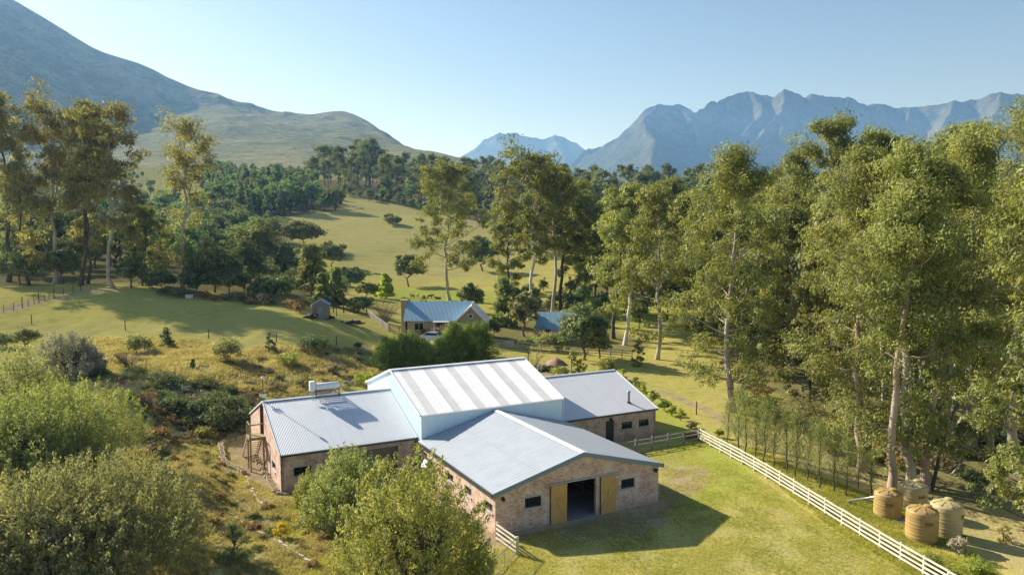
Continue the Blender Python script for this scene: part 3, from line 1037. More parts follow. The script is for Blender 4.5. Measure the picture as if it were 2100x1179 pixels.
def window_unit(parent, pt, xdir, w, h, mull=1, mat=None, sill=True, lintel=True, depth=.1, bars=0, tilt=0):
    """frame, pane(s) and sill in an opening whose lower left corner is pt; y of the local frame goes into the wall"""
    c, s = xdir

    def T(mb):
        mb.v = [(pt[0] + x * c - y * s, pt[1] + x * s + y * c, pt[2] + z) for x, y, z in mb.v]
        return mb
    f = .05
    d0, d1 = depth, depth + .06
    mb = MB().box(0, w, d0, d1, 0, f).box(0, w, d0, d1, h - f, h).box(0, f, d0, d1, f, h - f).box(w - f, w, d0, d1, f, h - f)
    for k in range(mull):
        x = w * (k + 1) / (mull + 1)
        mb.box(x - f / 2, x + f / 2, d0, d1, f, h - f)
    for k in range(bars):
        x = w * (k + 1) / (bars + 1)
        mb.box(x - .012, x + .012, d0 - .02, d0 - .002, 0, h)
    fr = T(mb).build('window', mat or M['dark_frame'], parent)
    T(MB().box(f, w - f, d0 + .025, d0 + .035, f, h - f)).build('pane', M['glass'], fr)
    if sill:
        T(MB().box(-.06, w + .06, -.07, d0 + .002, -.13, -.003)).build('sill', M['sill'], fr)
    if lintel:
        T(MB().box(-.14, w + .18, -.012, d0, h + .003, h + .11)).build('lintel', M['sill'], fr)
    return fr


def lantern(parent, a, b, z):
    mb = MB().box(a - .05, a + .05, b - .03, b - .001, z - .12, z + .12).beam((a, b - .03, z + .06), (a, b - .2, z + .14), .025, .025)
    o = mb.build('wall_lantern', M['black'], parent)
    mb = MB().lathe([(.04, -.13), (.085, -.06), (.1, .06), (.12, .075), (.02, .14)], 8, (a, b - .2, z))
    mb.build('lamp_cage', M['black'], o)
    MB().lathe([(.03, -.05), (.055, 0), (.03, .05)], 8, (a, b - .2, z - .02)).build('lamp_glass', M['pine_door'], o)


EX, EY = (1, 0), (0, 1)
WT = .22
# ---- front wing (gable to the yard)
fw = MB()
P = wall_panel(12.45, 2.62, WT, [(5.12, 7.36, -1, 2.58), (2.07, 3.24, 1.40, 2.04), (9.36, 10.45, 1.46, 2.08)], 1.66)
placed(P, (.25, .25, 0), EX)
fw.add(P.v, P.f)
# west wall: runs along +b, thickness must go to +a  -> build along -b from the back
wl = 12.95 - .25 - WT
holes_w = [(.95, 1.85), (2.65, 3.15), (4.15, 5.0)]
P = wall_panel(wl, 2.62, WT, [(.45, 1.15, -1, 2.05), (1.35, 2.3, 1.15, 1.8), (4.95, 6.1, 1.3, 1.85), (8.05, 9.15, 1.3, 1.85), (11.1, 12.3, 1.3, 1.85)])
placed(P, (.25, 12.93, 0), (0, -1))
fw.add(P.v, P.f)
P = wall_panel(wl, 2.62, WT, [])
placed(P, (12.7, .25 + WT + .002, 0), EY)
fw.add(P.v, P.f)
fw.build('brick_wall', M['brick'], barn)
RZ = 2.75
roof_part('roof', [tuple(roof_sheet(-.02, 12.96, (6.475, RZ + 1.69), (0, RZ), .34, .022, along='b', kind='rib')),
                   tuple(roof_sheet(-.02, 12.96, (6.475, RZ + 1.69), (12.95, RZ), .34, .022, along='b', kind='rib'))], M['grey_roof_b'], barn, 'low grey tin roof over the front wing')
mb = MB()
for e in (0, 12.95):
    sgn = 1 if e == 0 else -1
    mb.add([(e + sgn * 6.475, -.04, RZ + 1.735), (e - sgn * .02, -.04, RZ + .045), (e - sgn * .02, -.04, RZ - .24), (e + sgn * 6.475, -.04, RZ + 1.45),
            (e + sgn * 6.475, .0, RZ + 1.735), (e - sgn * .02, .0, RZ + .045), (e - sgn * .02, .0, RZ - .24), (e + sgn * 6.475, .0, RZ + 1.45)],
           [(0, 1, 2, 3), (7, 6, 5, 4), (0, 4, 5, 1), (2, 1, 5, 6), (3, 2, 6, 7)])
mb.box(6.45, 6.5, -.055, -.041, RZ + 1.42, RZ + 1.73)
mb.build('barge_board', M['fascia'], barn)
mb = MB()
for sg in (-1, 1):
    mb.add([(6.475, -.03, RZ + 1.75), (6.475 + sg * .26, -.03, RZ + 1.69), (6.475 + sg * .26, 12.9, RZ + 1.69), (6.475, 12.9, RZ + 1.75)], [(0, 1, 2, 3)])
mb.build('ridge_cap', M['white_roof'], barn)
MB().box(-.11, -.005, .0, 12.85, RZ - .16, RZ - .03).build('gutter', M['gutter'], barn)
MB().tube([(-.05, 12.8, RZ - .15), (.1, 12.8, RZ - .35), (.1, 12.8, .1)], .05).build('downpipe', M['gutter'], barn)
for a, z, w_, h_ in ((2.32, 1.40, 1.17, .64), (9.61, 1.46, 1.09, .62)):
    window_unit(barn, (a, .25, z), EX, w_, h_, 0, bars=7)
for b, w_ in ((7.85, 1.15), (4.78, 1.1), (1.73 - .1, 1.2)):
    pass
for x0, x1 in ((4.95, 6.1), (8.05, 9.15), (11.1, 12.3)):
    window_unit(barn, (.25, 12.93 - x0, 1.3), (0, -1), x1 - x0, .55, 1)
wn = window_unit(barn, (.25, 12.93 - 1.35, 1.15), (0, -1), .95, .65, 0)
sash = MB().box(0, .02, -.45, .45, 0, .6)
sash.v = [(-.02 - x * .8 - z * .55, 12.93 - 1.82 + y, 1.78 - z * .83) for x, y, z in sash.v]
sash.build('open_sash', M['white_metal'], wn)
MB().box(.33, .38, 12.93 - 1.15, 12.93 - .45, .02, 2.05).build('door', M['dark_door'], barn)
for a, z in ((.72, 2.3), (12.36, 2.36)):
    lantern(barn, a, .25, z)
# sliding barn doors with Z bracing
for a0, a1, flip in ((4.13, 5.33, False), (7.92, 9.14, True)):
    mb = MB()
    n = 8
    for k in range(n):
        x0, x1 = a0 + (a1 - a0) * k / n, a0 + (a1 - a0) * (k + 1) / n
        mb.box(x0 + .004, x1 - .004, .155, .195, .02, 2.56)
    d = mb.build('barn_door', M['pine_door'], barn)
    mb = MB().box(a0, a1, .125, .153, 2.38, 2.55).box(a0, a1, .125, .153, .03, .2)
    p, q = ((a0 + .05, .139, 2.36), (a1 - .05, .139, .22)) if not flip else ((a0 + .05, .139, .22), (a1 - .05, .139, 2.36))
    mb.beam(p, q, .028, .13, up=(q[2] - p[2], 0, -(q[0] - p[0])))
    mb.build('brace', M['pine_door'], d)
    MB().box(a0 - .03, a0 + .0, .14, .2, .02, 2.5).build('door_edge', M['dark_frame'], d)
MB().box(4.0, 9.3, .12, .2, 2.6, 2.68).build('door_track', M['sill'], barn)
MB().box(5.1, 7.9, .05, .5, .0, .07).build('threshold', M['concrete'], barn)
# inside of the open front wing
mb = MB().box(.5, 12.65, .5, 12.8, .01, .05)
mb.build('floor', M['concrete'], barn)
for a in (4.1, 8.6):
    mb = MB()
    for k in range(5):
        b0 = .9 + k * 2.4
        mb.box(a - .06, a + .06, b0, b0 + .12, .05, 2.6)
        for z in (.4, .8, 1.2, 1.6):
            mb.box(a - .03, a + .03, b0 + .12, b0 + 2.4, z - .08, z + .08)
    mb.build('stall_partition', M['brown_wood'], barn)

# ---- white hall
HA0, HA1, HB0, HB1, HE, HR = .2, 12.8, 12.96, 27.02, 4.69, 2.31
hm = (HB0 + HB1) / 2


def clad_wall(p0, p1, z0, z1, gable=None, pitch=.2, amp=.025):
    """vertical ribbed sheet from p0 to p1 (2D)"""
    p0, p1 = np.array(p0, float), np.array(p1, float)
    L = np.linalg.norm(p1 - p0)
    n = int(L / pitch * 6)
    t = np.linspace(0, 1, n + 1)
    d = (p1 - p0) / L
    nn = np.array([d[1], -d[0]])
    fr = (t * L / pitch) % 1
    off = amp * np.clip((.2 - np.abs(fr - .5)) / .08, 0, 1)
    xy = p0 + t[:, None] * (p1 - p0) + off[:, None] * nn
    top = np.full(n + 1, z1) if gable is None else z1 + gable * (1 - np.abs(2 * t - 1))
    V = np.concatenate([np.column_stack([xy, np.full(n + 1, z0)]), np.column_stack([xy, top])])
    i = np.arange(n)
    return V, np.stack([i, i + 1, i + n + 2, i + n + 1], -1)


hx0, hx1, hy0, hy1 = HA0 + .12, HA1 - .12, HB0 + .05, HB1 - .12
roof_part('sheet_wall', [clad_wall((hx0, hy0), (hx1, hy0), 0, HE - .03), clad_wall((hx1, hy0), (hx1, hy1), 0, HE - .03, HR),
                         clad_wall((hx1, hy1), (hx0, hy1), 0, HE - .03), clad_wall((hx0, hy1), (hx0, hy0), 0, HE - .03, HR)], M['clad'], barn)
strips = [1.25, 3.3, 5.35, 7.45, 9.4, 11.35]
segs, segm, a = [], [], HA0
for s_ in strips:
    segs.append((a, s_ - .36))
    segm.append((s_ - .36, s_ + .36))
    a = s_ + .36
segs.append((a, HA1))
slopes = [((hm, HE + HR), (HB0 - .02, HE)), ((hm, HE + HR), (HB1 + .02, HE))]
roof_part('roof', [roof_sheet(p, q, r_, e_, .14, .02) for p, q in segs for r_, e_ in slopes], M['white_roof'], barn, 'white corrugated roof over the tall hall')
for p, q in segm:
    roof_part('skylight_strip', [roof_sheet(p, q, r_, e_, .14, .02) for r_, e_ in slopes], M['sky_sheet'], barn)
mb = MB()
for sg in (-1, 1):
    mb.add([(HA0 - .05, hm, HE + HR + .06), (HA0 - .05, hm + sg * .25, HE + HR - .0), (HA1 + .05, hm + sg * .25, HE + HR - .0), (HA1 + .05, hm, HE + HR + .06)], [(0, 1, 2, 3)])
mb.build('ridge_cap', M['white_roof'], barn)
for a in (HA0 - .03, HA1 + .03):
    mb = MB()
    for b_, e_ in ((HB0, 1), (HB1, -1)):
        mb.beam((a, hm, HE + HR - .02), (a, b_, HE - .02), .07, .16)
    mb.build('barge_flashing', M['white_metal'], barn)
mb = MB().box(HA0, HA1, HB0 - .12, HB0 - .025, HE - .12, HE - .02)
mb.build('gutter', M['white_metal'], barn)
MB().box(hx0 - .06, hx0 + .02, hy0 - .06, hy0 + .02, 2.6, HE - .03).build('corner_flashing', M['white_metal'], barn)
MB().tube([(HA1 - .1, HB0 - .08, HE - .1), (HA1 - .02, HB0 - .02, HE - .3), (HA1 - .02, HB0 - .04, 3.0), (HA1 + .25, HB0 + .3, 2.8)], .045).build('downpipe', M['white_metal'], barn)

# ---- left wing
LA0, LB0, LB1, LE, LR = -10.0, 13.82, 27.36, 2.85, 2.45
lm = (LB0 + LB1) / 2
lw = MB()
P = wall_panel(10.15, LE - .1, WT, [(.9, 2.14, 1.12, 1.74), (6.2, 8.72, -1, 2.32)])
placed(P, (-9.95, LB0 + .13, 0), EX)
lw.add(P.v, P.f)
gl = LB1 - LB0 - .26
g0 = LB1 - .13
P = wall_panel(gl, LE - .1, WT, [(g0 - 17.4, g0 - 15.95, .95, 1.56)], LR - .03)
placed(P, (-9.95, g0, 0), (0, -1))
P.v = [v for v in P.v]
lw.add(P.v, P.f)
P = wall_panel(10.1, LE - .1, WT, [])
placed(P, (.15, LB1 - .13, 0), (-1, 0))
lw.add(P.v, P.f)
# the gable wall meets the front and back walls 3 mm proud
lw.v = [(x - (.003 if x < -9.94 else 0), y_, z) for x, y_, z in lw.v]
lw.build('brick_wall', M['brick'], barn)
roof_part('roof', [roof_sheet(LA0, .26, (lm, LE + LR), (LB0 - .08, LE - .01), .115, .013), roof_sheet(LA0, .26, (lm, LE + LR), (LB1 + .05, LE), .115, .013)], M['grey_roof'], barn,
          'grey corrugated roof of the left wing')
mb = MB()
for sg in (-1, 1):
    mb.add([(LA0, lm, LE + LR + .06), (LA0, lm + sg * .22, LE + LR), (.3, lm + sg * .22, LE + LR), (.3, lm, LE + LR + .06)], [(0, 1, 2, 3)])
mb.build('ridge_cap', M['grey_roof'], barn)
MB().box(LA0, .1, LB0 - .2, LB0 - .09, LE - .16, LE - .03).build('gutter', M['gutter'], barn)
mb = MB()
for b_ in (LB0 - .06, LB1 + .03):
    mb.beam((LA0 - .02, lm, LE + LR - .01), (LA0 - .02, b_, LE - .03), .05, .12)
mb.build('barge_flashing', M['white_metal'], barn)
MB().tube([(.1, LB0 - .1, LE - .2), (.12, LB0 + .02, LE - .5), (.12, LB0 + .02, .1)], .05).build('downpipe', M['gutter'], barn)
window_unit(barn, (-9.05, LB0 + .13, 1.12), EX, 1.24, .62, 1)
window_unit(barn, (-9.95, 17.4, .95), (0, -1), 1.45, .61, 1)
MB().box(-3.8, -1.1, LB0 + .5, LB0 + .56, 0, 2.3).build('garage_dark_panel', M['inner'], barn)  # panel whose dark colour stands for the shade inside the open garage
MB().box(-3.85, -1.1, LB0 + .11, LB0 + .13, 2.33, 2.46).build('lintel', M['sill'], barn)
MB().box(-10.16, -9.955, 20.88, 21.0, 2.45, 4.95).build('flue_box', M['brown_wood'], barn)
# ---- right wing
RA1, RB0, RB1, RE, RR = 23.12, 13.65, 27.34, 2.56, 2.35
rm = (RB0 + RB1) / 2
rw = MB()
P = wall_panel(10.3, RE - .1, WT, [(4.9, 5.77, -1, 1.98), (6.6, 7.73, 1.05, 1.68), (8.44, 9.53, 1.05, 1.68)])
placed(P, (12.7, RB0 + .15, 0), EX)
rw.add(P.v, P.f)
P = wall_panel(RB1 - RB0 - .3, RE - .1, WT, [(6, 7.2, 1.0, 1.7)], RR - .03)
placed(P, (23.003, RB0 + .15, 0), EY)
rw.add(P.v, P.f)
P = wall_panel(10.3, RE - .1, WT, [])
placed(P, (23.0, RB1 - .15, 0), (-1, 0))
rw.add(P.v, P.f)
rw.build('brick_wall', M['brick'], barn)
roof_part('roof', [roof_sheet(12.75, RA1, (rm, RE + RR), (RB0, RE), .22, .014, kind='rib'), roof_sheet(12.75, RA1, (rm, RE + RR), (RB1, RE), .22, .014, kind='rib')], M['pale_roof'], barn,
          'smooth grey roof of the right wing')
mb = MB()
for sg in (-1, 1):
    mb.add([(12.8, rm, RE + RR + .06), (12.8, rm + sg * .22, RE + RR), (RA1, rm + sg * .22, RE + RR), (RA1, rm, RE + RR + .06)], [(0, 1, 2, 3)])
mb.build('ridge_cap', M['grey_roof'], barn)
MB().box(12.9, RA1, RB0 - .1, RB0 - .005, RE - .15, RE - .03).build('gutter', M['gutter'], barn)
mb = MB()
for b_ in (RB0, RB1):
    mb.beam((RA1 + .02, rm, RE + RR - .01), (RA1 + .02, b_, RE - .03), .05, .12)
mb.build('barge_flashing', M['white_metal'], barn)
MB().box(17.6, 18.47, RB0 + .25, RB0 + .3, .02, 1.98).build('door', M['dark_door'], barn)
for a, w_ in ((19.3, 1.13), (21.14, 1.09)):
    window_unit(barn, (a, RB0 + .15, 1.05), EX, w_, .63, 1)
window_unit(barn, (23.003, RB0 + 6.15, 1.0), EY, 1.2, .7, 1)
lantern(barn, 18.05, RB0 + .15, 2.1)
fz = lambda b: RE + RR * (b - RB0) / (rm - RB0)
mb = MB().lathe([(.1, -.25), (.1, .95), (.17, .97), (.17, 1.06), (.12, 1.07)], 14, (20.9, 15.0, fz(15.0)))
fl = mb.build('flue_pipe', M['galv'], barn, True)
MB().lathe([(.2, -.06), (.19, .05), (.11, .1)], 14, (20.9, 15.0, fz(15.0))).build('flue_collar', M['gutter'], fl)

# ================================================================== THINGS ON AND AROUND THE BARNS
def barn_thing(name, label, cat, group=None):
    return thing(name, label, cat, BARN_O, BARN_YAW, group)


# solar water heater on the ridge
t = barn_thing('solar_water_heater', 'white tubular solar water heater on a frame at the ridge of the left wing', 'water heater')
zr = LE + LR
tk = MB()
tk.tube([(-5.98, 20.25, zr + .82), (-5.9, 20.25, zr + .82), (-4.15, 20.25, zr + .82), (-4.07, 20.25, zr + .82)], [.2, .27, .27, .2], 20)
tk.build('tank', M['white_metal'], t, True)
MB().box(-6.42, -6.0, 20.05, 20.5, zr + .5, zr + 1.28).build('expansion_tank', M['white_metal'], t, bevel=.04)
for k in range(15):
    a = -5.8 + k * .112
    MB().tube([(a, 20.4, zr + .7), (a, 22.2, zr - .42)], .032, 8).build('glass_tube', M['tube'], t, True)
mb = MB()
for a in (-5.95, -4.1):
    mb.beam((a, 20.15, zr + .62), (a, 19.95, zr - .12), .06, .06).beam((a, 20.35, zr + .6), (a, 22.25, zr - .5), .05, .05).beam((a, 20.1, zr + .1), (a, 21.3, zr + .1), .04, .04)
mb.beam((-5.95, 20.0, zr + .02), (-4.1, 20.0, zr + .02), .05, .05).beam((-5.95, 22.2, zr - .44), (-4.1, 22.2, zr - .44), .05, .05)
mb.beam((-5.95, 19.98, zr + .05), (-4.1, 20.14, zr + .52), .03, .03)
mb.build('stand', M['dark_frame'], t)
MB().beam((-6.2, 20.2, zr + .5), (-6.35, 19.6, zr - .12), .07, .05).beam((-6.35, 19.62, zr - .12), (-5.9, 19.55, zr - .14), .07, .05).build('foot_bracket', M['white_metal'], t)
# weather mast
t = barn_thing('weather_mast', 'thin dark weather mast with a white globe on the left gable peak', 'mast')
MB().tube([(-9.95, 20.6, LE + LR - .5), (-9.95, 20.6, LE + LR + 1.75)], .028).build('pole', M['black'], t)
MB().lathe([(.02, -.12), (.10, -.05), (.12, .02), (.09, .09), (.02, .13)], 12, (-9.95, 20.6, LE + LR + 1.83)).build('globe', M['white_metal'], t, True)
mb = MB().beam((-10.15, 20.6, LE + LR + .42), (-9.75, 20.6, LE + LR + .42), .03, .03)
mb.lathe([(.05, -.08), (.07, 0), (.05, .08)], 10, (-9.75, 20.6, LE + LR + .48)).lathe([(.04, -.1), (.08, -.02), (.04, .1)], 10, (-10.15, 20.6, LE + LR + .5)).lathe([(.06, -.16), (.06, .12)], 10, (-9.95, 20.6, LE + LR + .45))
mb.build('sensor', M['white_metal'], t)
# wooden stair to the loft
t = barn_thing('wooden_staircase', 'greenish timber staircase with a landing against the left gable wall', 'staircase')
LZ = 2.68
mb = MB()
for k in range(8):
    mb.box(-11.15 + k * .146, -11.15 + k * .146 + .138, 19.9, 21.3, LZ - .04, LZ)
mb.build('landing', M['stair_wood'], t)
MB().box(-11.17, -9.97, 19.86, 19.9, LZ - .22, LZ).box(-11.19, -11.15, 19.9, 21.3, LZ - .22, LZ).build('landing_joist', M['stair_wood'], t)
for a, b in ((-11.08, 19.98), (-11.08, 21.22), (-10.1, 19.98)):
    MB().box(a - .06, a + .06, b - .06, b + .06, -.05, LZ + (1.02 if a < -11 else -.05)).build('post', M['stair_wood'], t)
MB().box(-11.11, -9.99, 19.95, 20.01, LZ + .93, LZ + 1.02).box(-11.11, -11.05, 20.04, 21.16, LZ + .93, LZ + 1.02).build('handrail', M['stair_wood'], t)
for a in (-11.1, -10.05):
    MB().beam((a, 21.3, LZ - .12), (a, 24.4, .12), .05, .24).build('stringer', M['stair_wood'], t)
for k in range(11):
    f = (k + .5) / 11
    MB().box(-11.06, -10.09, 21.3 + 3.1 * f - .13, 21.3 + 3.1 * f + .13, LZ * (1 - f) + .0, LZ * (1 - f) + .04).build('tread', M['stair_wood'], t)
# curved rows of retaining blocks


def block_row(px, name, label, step, size, raise_=0.0, jit=.04, mat='block', hollow=True):
    W = [G(*p) for p in px]
    t = thing(name, label, 'edging', W[0])
    L = [np.array(p) for p in W]
    pts = [L[0]]
    for a, b in zip(L[:-1], L[1:]):
        n = max(1, round(np.linalg.norm(b - a) / step))
        pts += [a + (b - a) * (k + 1) / n for k in range(n)]
    r = np.random.default_rng(len(px) * 17 + len(name))
    for i in range(min(len(pts) - 1, 98)):
        p, q = pts[i], pts[i + 1]
        c = (p + q) / 2
        c = np.array([c[0], c[1], tz(c[0], c[1])]) - W[0] + np.array([*r.normal(0, jit, 2), raise_])
        an = math.atan2(q[1] - p[1], q[0] - p[0]) + r.normal(0, .1)
        l, w_, h = size
        l *= r.uniform(.85, 1.05)
        mb = MB()
        if hollow:
            e = .06
            mb.box(-l / 2, l / 2, -w_ / 2, -w_ / 2 + e, -.3, h).box(-l / 2, l / 2, w_ / 2 - e, w_ / 2, -.3, h).box(-l / 2, -l / 2 + e, -w_ / 2 + e, w_ / 2 - e, -.3, h).box(l / 2 - e, l / 2, -w_ / 2 + e, w_ / 2 - e, -.3, h)
            mb.box(-l / 2 + e, l / 2 - e, -w_ / 2 + e, w_ / 2 - e, -.3, h - .12)
        else:
            mb.box(-l / 2, l / 2, -w_ / 2, w_ / 2, -.2, h * r.uniform(.6, 1.1))
        ca, sa = math.cos(an), math.sin(an)
        mb.v = [(c[0] + x * ca - y_ * sa, c[1] + x * sa + y_ * ca, c[2] + z) for x, y_, z in mb.v]
        mb.build('block' if hollow else 'stone', M[mat], t)
    return t


block_row([(510, 893), (482, 903), (462, 908), (453, 914), (455, 930), (457, 948), (470, 958), (488, 964), (503, 972)], 'retaining_wall', 'curved low wall of hollow retaining blocks beside the left wing', .36, (.33, .40, .32))
block_row([(525, 936), (536, 955), (550, 980), (566, 1010)], 'block_edging', 'straight row of stepped hollow blocks along the foot of the gable wall', .42, (.32, .5, .18))
block_row([(566, 1013), (597, 1014)], 'corner_planter', 'short row of mossy blocks at the front corner of the left wing', .5, (.48, .3, .16))
block_row([(503, 976), (513, 1000), (528, 1025), (552, 1050)], 'stone_edging', 'broken pale stone edging leading down from the curved block wall', .55, (.45, .16, .08), 0, .05, 'pale_stone', False)
block_row([(471, 1052), (520, 1085), (560, 1106), (610, 1136), (650, 1160)], 'stone_edging', 'long straight pale stone edging crossing the rough grass', .6, (.58, .16, .10), 0, .03, 'pale_stone', False)
block_row([(292, 946), (300, 960)], 'stone_edging', 'short pale stone edging piece beside the big left bush', .6, (.5, .2, .12), 0, .02, 'pale_stone', False)
block_row([(348, 969), (358, 978)], 'stone_edging', 'short pale stone edging piece between the big bush and the block wall', .6, (.5, .2, .12), 0, .02, 'pale_stone', False)


# ---- post and rail fences
def rail_fence(name, label, posts, h, rails, wmat, pmat, pw=.12, rw=(.05, .11), group=None, top=True):
    t = thing(name, label, 'fence', posts[0], group=group)
    o = np.array(posts[0])
    r = np.random.default_rng(len(posts))
    Q = []
    for p in posts:
        p = np.array(p) - o
        hh = h + r.normal(0, .025)
        mb = MB().box(-pw / 2, pw / 2, -pw / 2, pw / 2, -.3, hh - .02)
        mb.add([(-pw / 2, -pw / 2, hh - .02), (pw / 2, -pw / 2, hh - .02), (pw / 2, pw / 2, hh - .02), (-pw / 2, pw / 2, hh - .02), (0, 0, hh + .03)], [(0, 1, 4), (1, 2, 4), (2, 3, 4), (3, 0, 4)])
        an = r.uniform(-.1, .1)
        mb.v = [(p[0] + x * math.cos(an) - y_ * math.sin(an) + z * lean, p[1] + x * math.sin(an) + y_ * math.cos(an), p[2] + z) for lean in [r.normal(0, .012)] for x, y_, z in mb.v]
        mb.build('post', M[pmat], t)
        Q.append(p)
    for a, b in zip(Q[:-1], Q[1:]):
        d = (b - a) / np.linalg.norm(b - a)
        off = np.array([d[1], -d[0], 0]) * (pw / 2 + rw[0] / 2 - .003)
        if off[1] > 0:
            off = -off
        for z in rails:
            j1, j2 = r.normal(0, .012, 2)
            MB().beam(a + off + (0, 0, z + j1) - d * .04, b + off + (0, 0, z + j2) + d * .03, *rw).build('rail', M[wmat], t)
    return t


A, B_ = G(1437, 905), G(1894, 1180)
d = (B_ - A) / 15
rail_fence('rail_fence', 'long limewashed post and rail fence running down the right lawn to the bottom edge', [np.array([*(A + d * k)[:2], tz(*(A + d * k)[:2])]) for k in range(20)],
           1.17, (.28, .55, .82, 1.08), 'rail_white', 'rail_white')
A, B_ = barn_pt(16.6, 10.4), G(1433, 904)
rail_fence('rail_fence', 'weathered grey rail fence crossing from the front wing to the white fence corner', [A + (B_ - A) * k / 5 for k in range(6)], 1.15, (.3, .66, 1.02), 'rail_grey', 'rail_grey', .14, (.06, .09))
t = thing('feed_trough', 'rusty brown plank trough tucked in the fence corner', 'trough', G(1417, 902), .35)
mb = MB().box(-.75, .75, -.25, -.2, .15, .55).box(-.75, .75, .2, .25, .15, .55).box(-.75, -.7, -.2, .2, .15, .55).box(.7, .75, -.2, .2, .15, .55).box(-.7, .7, -.2, .2, .15, .2)
mb.build('box', M['brown_wood'], t)
mb = MB()
for a in (-.65, .65):
    for b in (-.2, .2):
        mb.box(a - .04, a + .04, b - .04, b + .04, -.1, .15)
mb.build('stand', M['brown_wood'], t)
# short fence panel and steel gate by the front corner
A, B_ = G(1021, 1108), G(1061, 1137)
rail_fence('rail_fence', 'short limewashed fence panel with four rails by the front wing corner', [A, B_], 1.16, (.2, .48, .76, 1.04), 'rail_white', 'rail_white', .15, (.05, .10))
C_ = G(1006, 1196)
t = thing('field_gate', 'galvanised tube farm gate with mesh hung from the short fence panel', 'gate', B_)
o = B_
p0, p1 = (B_ - o) + (C_ - B_) * .04 + (0, 0, .12), (C_ - o) * .96 + (0, 0, .12)
hz_ = np.array([0, 0, .95])
MB().tube([p0, p1], .024).tube([p0 + hz_, p1 + hz_], .024).tube([p0, p0 + hz_], .024).tube([p1, p1 + hz_], .024).tube([(p0 + p1) / 2, (p0 + p1) / 2 + hz_], .018).build('frame', M['galv'], t)
mb = MB()
for k in range(1, 12):
    q = p0 + (p1 - p0) * k / 12
    mb.tube([q, q + hz_], .004, 4)
for k in range(1, 7):
    mb.tube([p0 + hz_ * k / 7, p1 + hz_ * k / 7], .004, 4)
mb.build('mesh_panel', M['galv'], t)
t = thing('gate_post', 'pale round gate post at the lower edge beside the yellow green bush', 'post', C_)
MB().tube([(0, 0, -.3), (0, 0, 1.2), (0, 0, 1.25)], [.09, .085, .05], 10).build('shaft', M['rail_white'], t)
# wire fence posts
for k, (px, py, h, lab) in enumerate([
        (65, 665, 1.35, 'dark paddock post farthest left, above the small round tree'), (257, 677, 1.35, 'dark paddock post behind the silvery bush'), (428, 694, 1.35, 'dark paddock post between the two small dark shrubs'),
        (567, 702, 1.2, 'dark paddock post right of the small upright shrub'), (690, 708, 1.2, 'dark paddock post on the bank right of the spreading bush'), (1428, 850, 1.3, 'lone rusty post beside the sandy track on the right'),
        (1599, 892, 1.2, 'lone thin post among the young casuarinas'), (1083, 752, 1.9, 'thin dark stake beside the bare sapling behind the hall'), (655, 646, 1.9, 'brown corner post right of the timber shed')]):
    if k == 8:
        px, py = 690, 648
    p = G(px, py)
    t = thing('fence_post', lab, 'post', p)
    MB().tube([(0, 0, -.3), (.01, 0, h), (.01, 0, h + .04)], [.07, .06, .03], 7).build('stake', M['bark_dark'], t)
# wire fence along the farm road
P = [G(x, y) for x, y in [(8, 642), (28, 637), (46, 632), (58, 628), (70, 625), (80, 622), (92, 618), (101, 615), (111, 612), (130, 606), (150, 600), (166, 597)]]
t = thing('wire_fence', 'wire fence of uneven dark posts along the sandy farm road', 'fence', P[0])
for k, p in enumerate(P):
    h = 1.7 if k % 3 == 2 else 1.2
    q = p - P[0]
    MB().tube([q + (0, 0, -.3), q + (0, 0, h)], .07 if k % 3 == 2 else .045, 6).build('post', M['bark_dark'], t)
for z in (.4, .8, 1.1):
    MB().tube([p - P[0] + np.array([0, 0, z]) for p in P], .012, 4).build('wire', M['galv'], t)

# ---- water tanks


def water_tank(p, dia, h, mat, label, rz, text):
    t = thing('water_tank', label, 'water tank', p, rz, 'plastic water tanks below the white fence')
    R = dia / 2
    prof = [(R * .98, -.25), (R, 0)]
    nr = 8
    z = .12
    for k in range(nr):
        z0 = .12 + (h - .3) * k / nr
        dz = (h - .3) / nr
        big = .02 if k % 3 else .008
        prof += [(R, z0), (R + big * .6, z0 + dz * .25), (R + big, z0 + dz * .5), (R + big * .6, z0 + dz * .75)]
    prof += [(R, h - .16), (R * 1.01, h - .05), (R * .95, h + .02), (R * .62, h + .16), (R * .3, h + .23), (.01, h + .24)]
    MB().lathe(prof, 40).build('body', M[mat], t, True)
    for k in range(8):
        an = 2 * math.pi * k / 8
        c, s = math.cos(an), math.sin(an)
        MB().beam((c * R * .34, s * R * .34, h + .235), (c * R * .9, s * R * .9, h + .07), .12, .05).build('roof_rib', M[mat], t)
    MB().lathe([(.24, h + .2), (.25, h + .3), (.22, h + .33), (.01, h + .34)], 20, (R * .25, -R * .2, 0)).build('lid', M[mat], t, True)
    # moulded lettering facing the yard
    cu = bpy.data.curves.new('lettering', 'FONT')
    cu.body, cu.size, cu.extrude, cu.align_x = 'JoJo', .3, .012, 'CENTER'
    tmp = bpy.data.objects.new('lettering', cu)
    COL.objects.link(tmp)
    me = bpy.data.meshes.new_from_object(tmp.evaluated_get(bpy.context.evaluated_depsgraph_get()))
    bpy.data.objects.remove(tmp)
    V = np.array([v.co for v in me.vertices])
    an = text + V[:, 0] / R
    rr = R + .035 + V[:, 2]
    W = np.column_stack([rr * np.sin(an), -rr * np.cos(an), V[:, 1] + h * .68])
    for v, q in zip(me.vertices, W):
        v.co = q
    link('lettering', me, M['black'] if 0 else M['tank_letter'], t)
    MB().tube([(-R * .6, -R * .82, .22), (-R * .75, -R * 1.05, .22)], .04, 8).build('outlet', M['black'], t)
    return t


M['tank_letter'] = simple('dark_moulded_letters', (.16, .11, .04), .6)


def tank_at(px, d, z):
    p = at_dist(px, 800, d)
    return np.array([p[0], d, z])


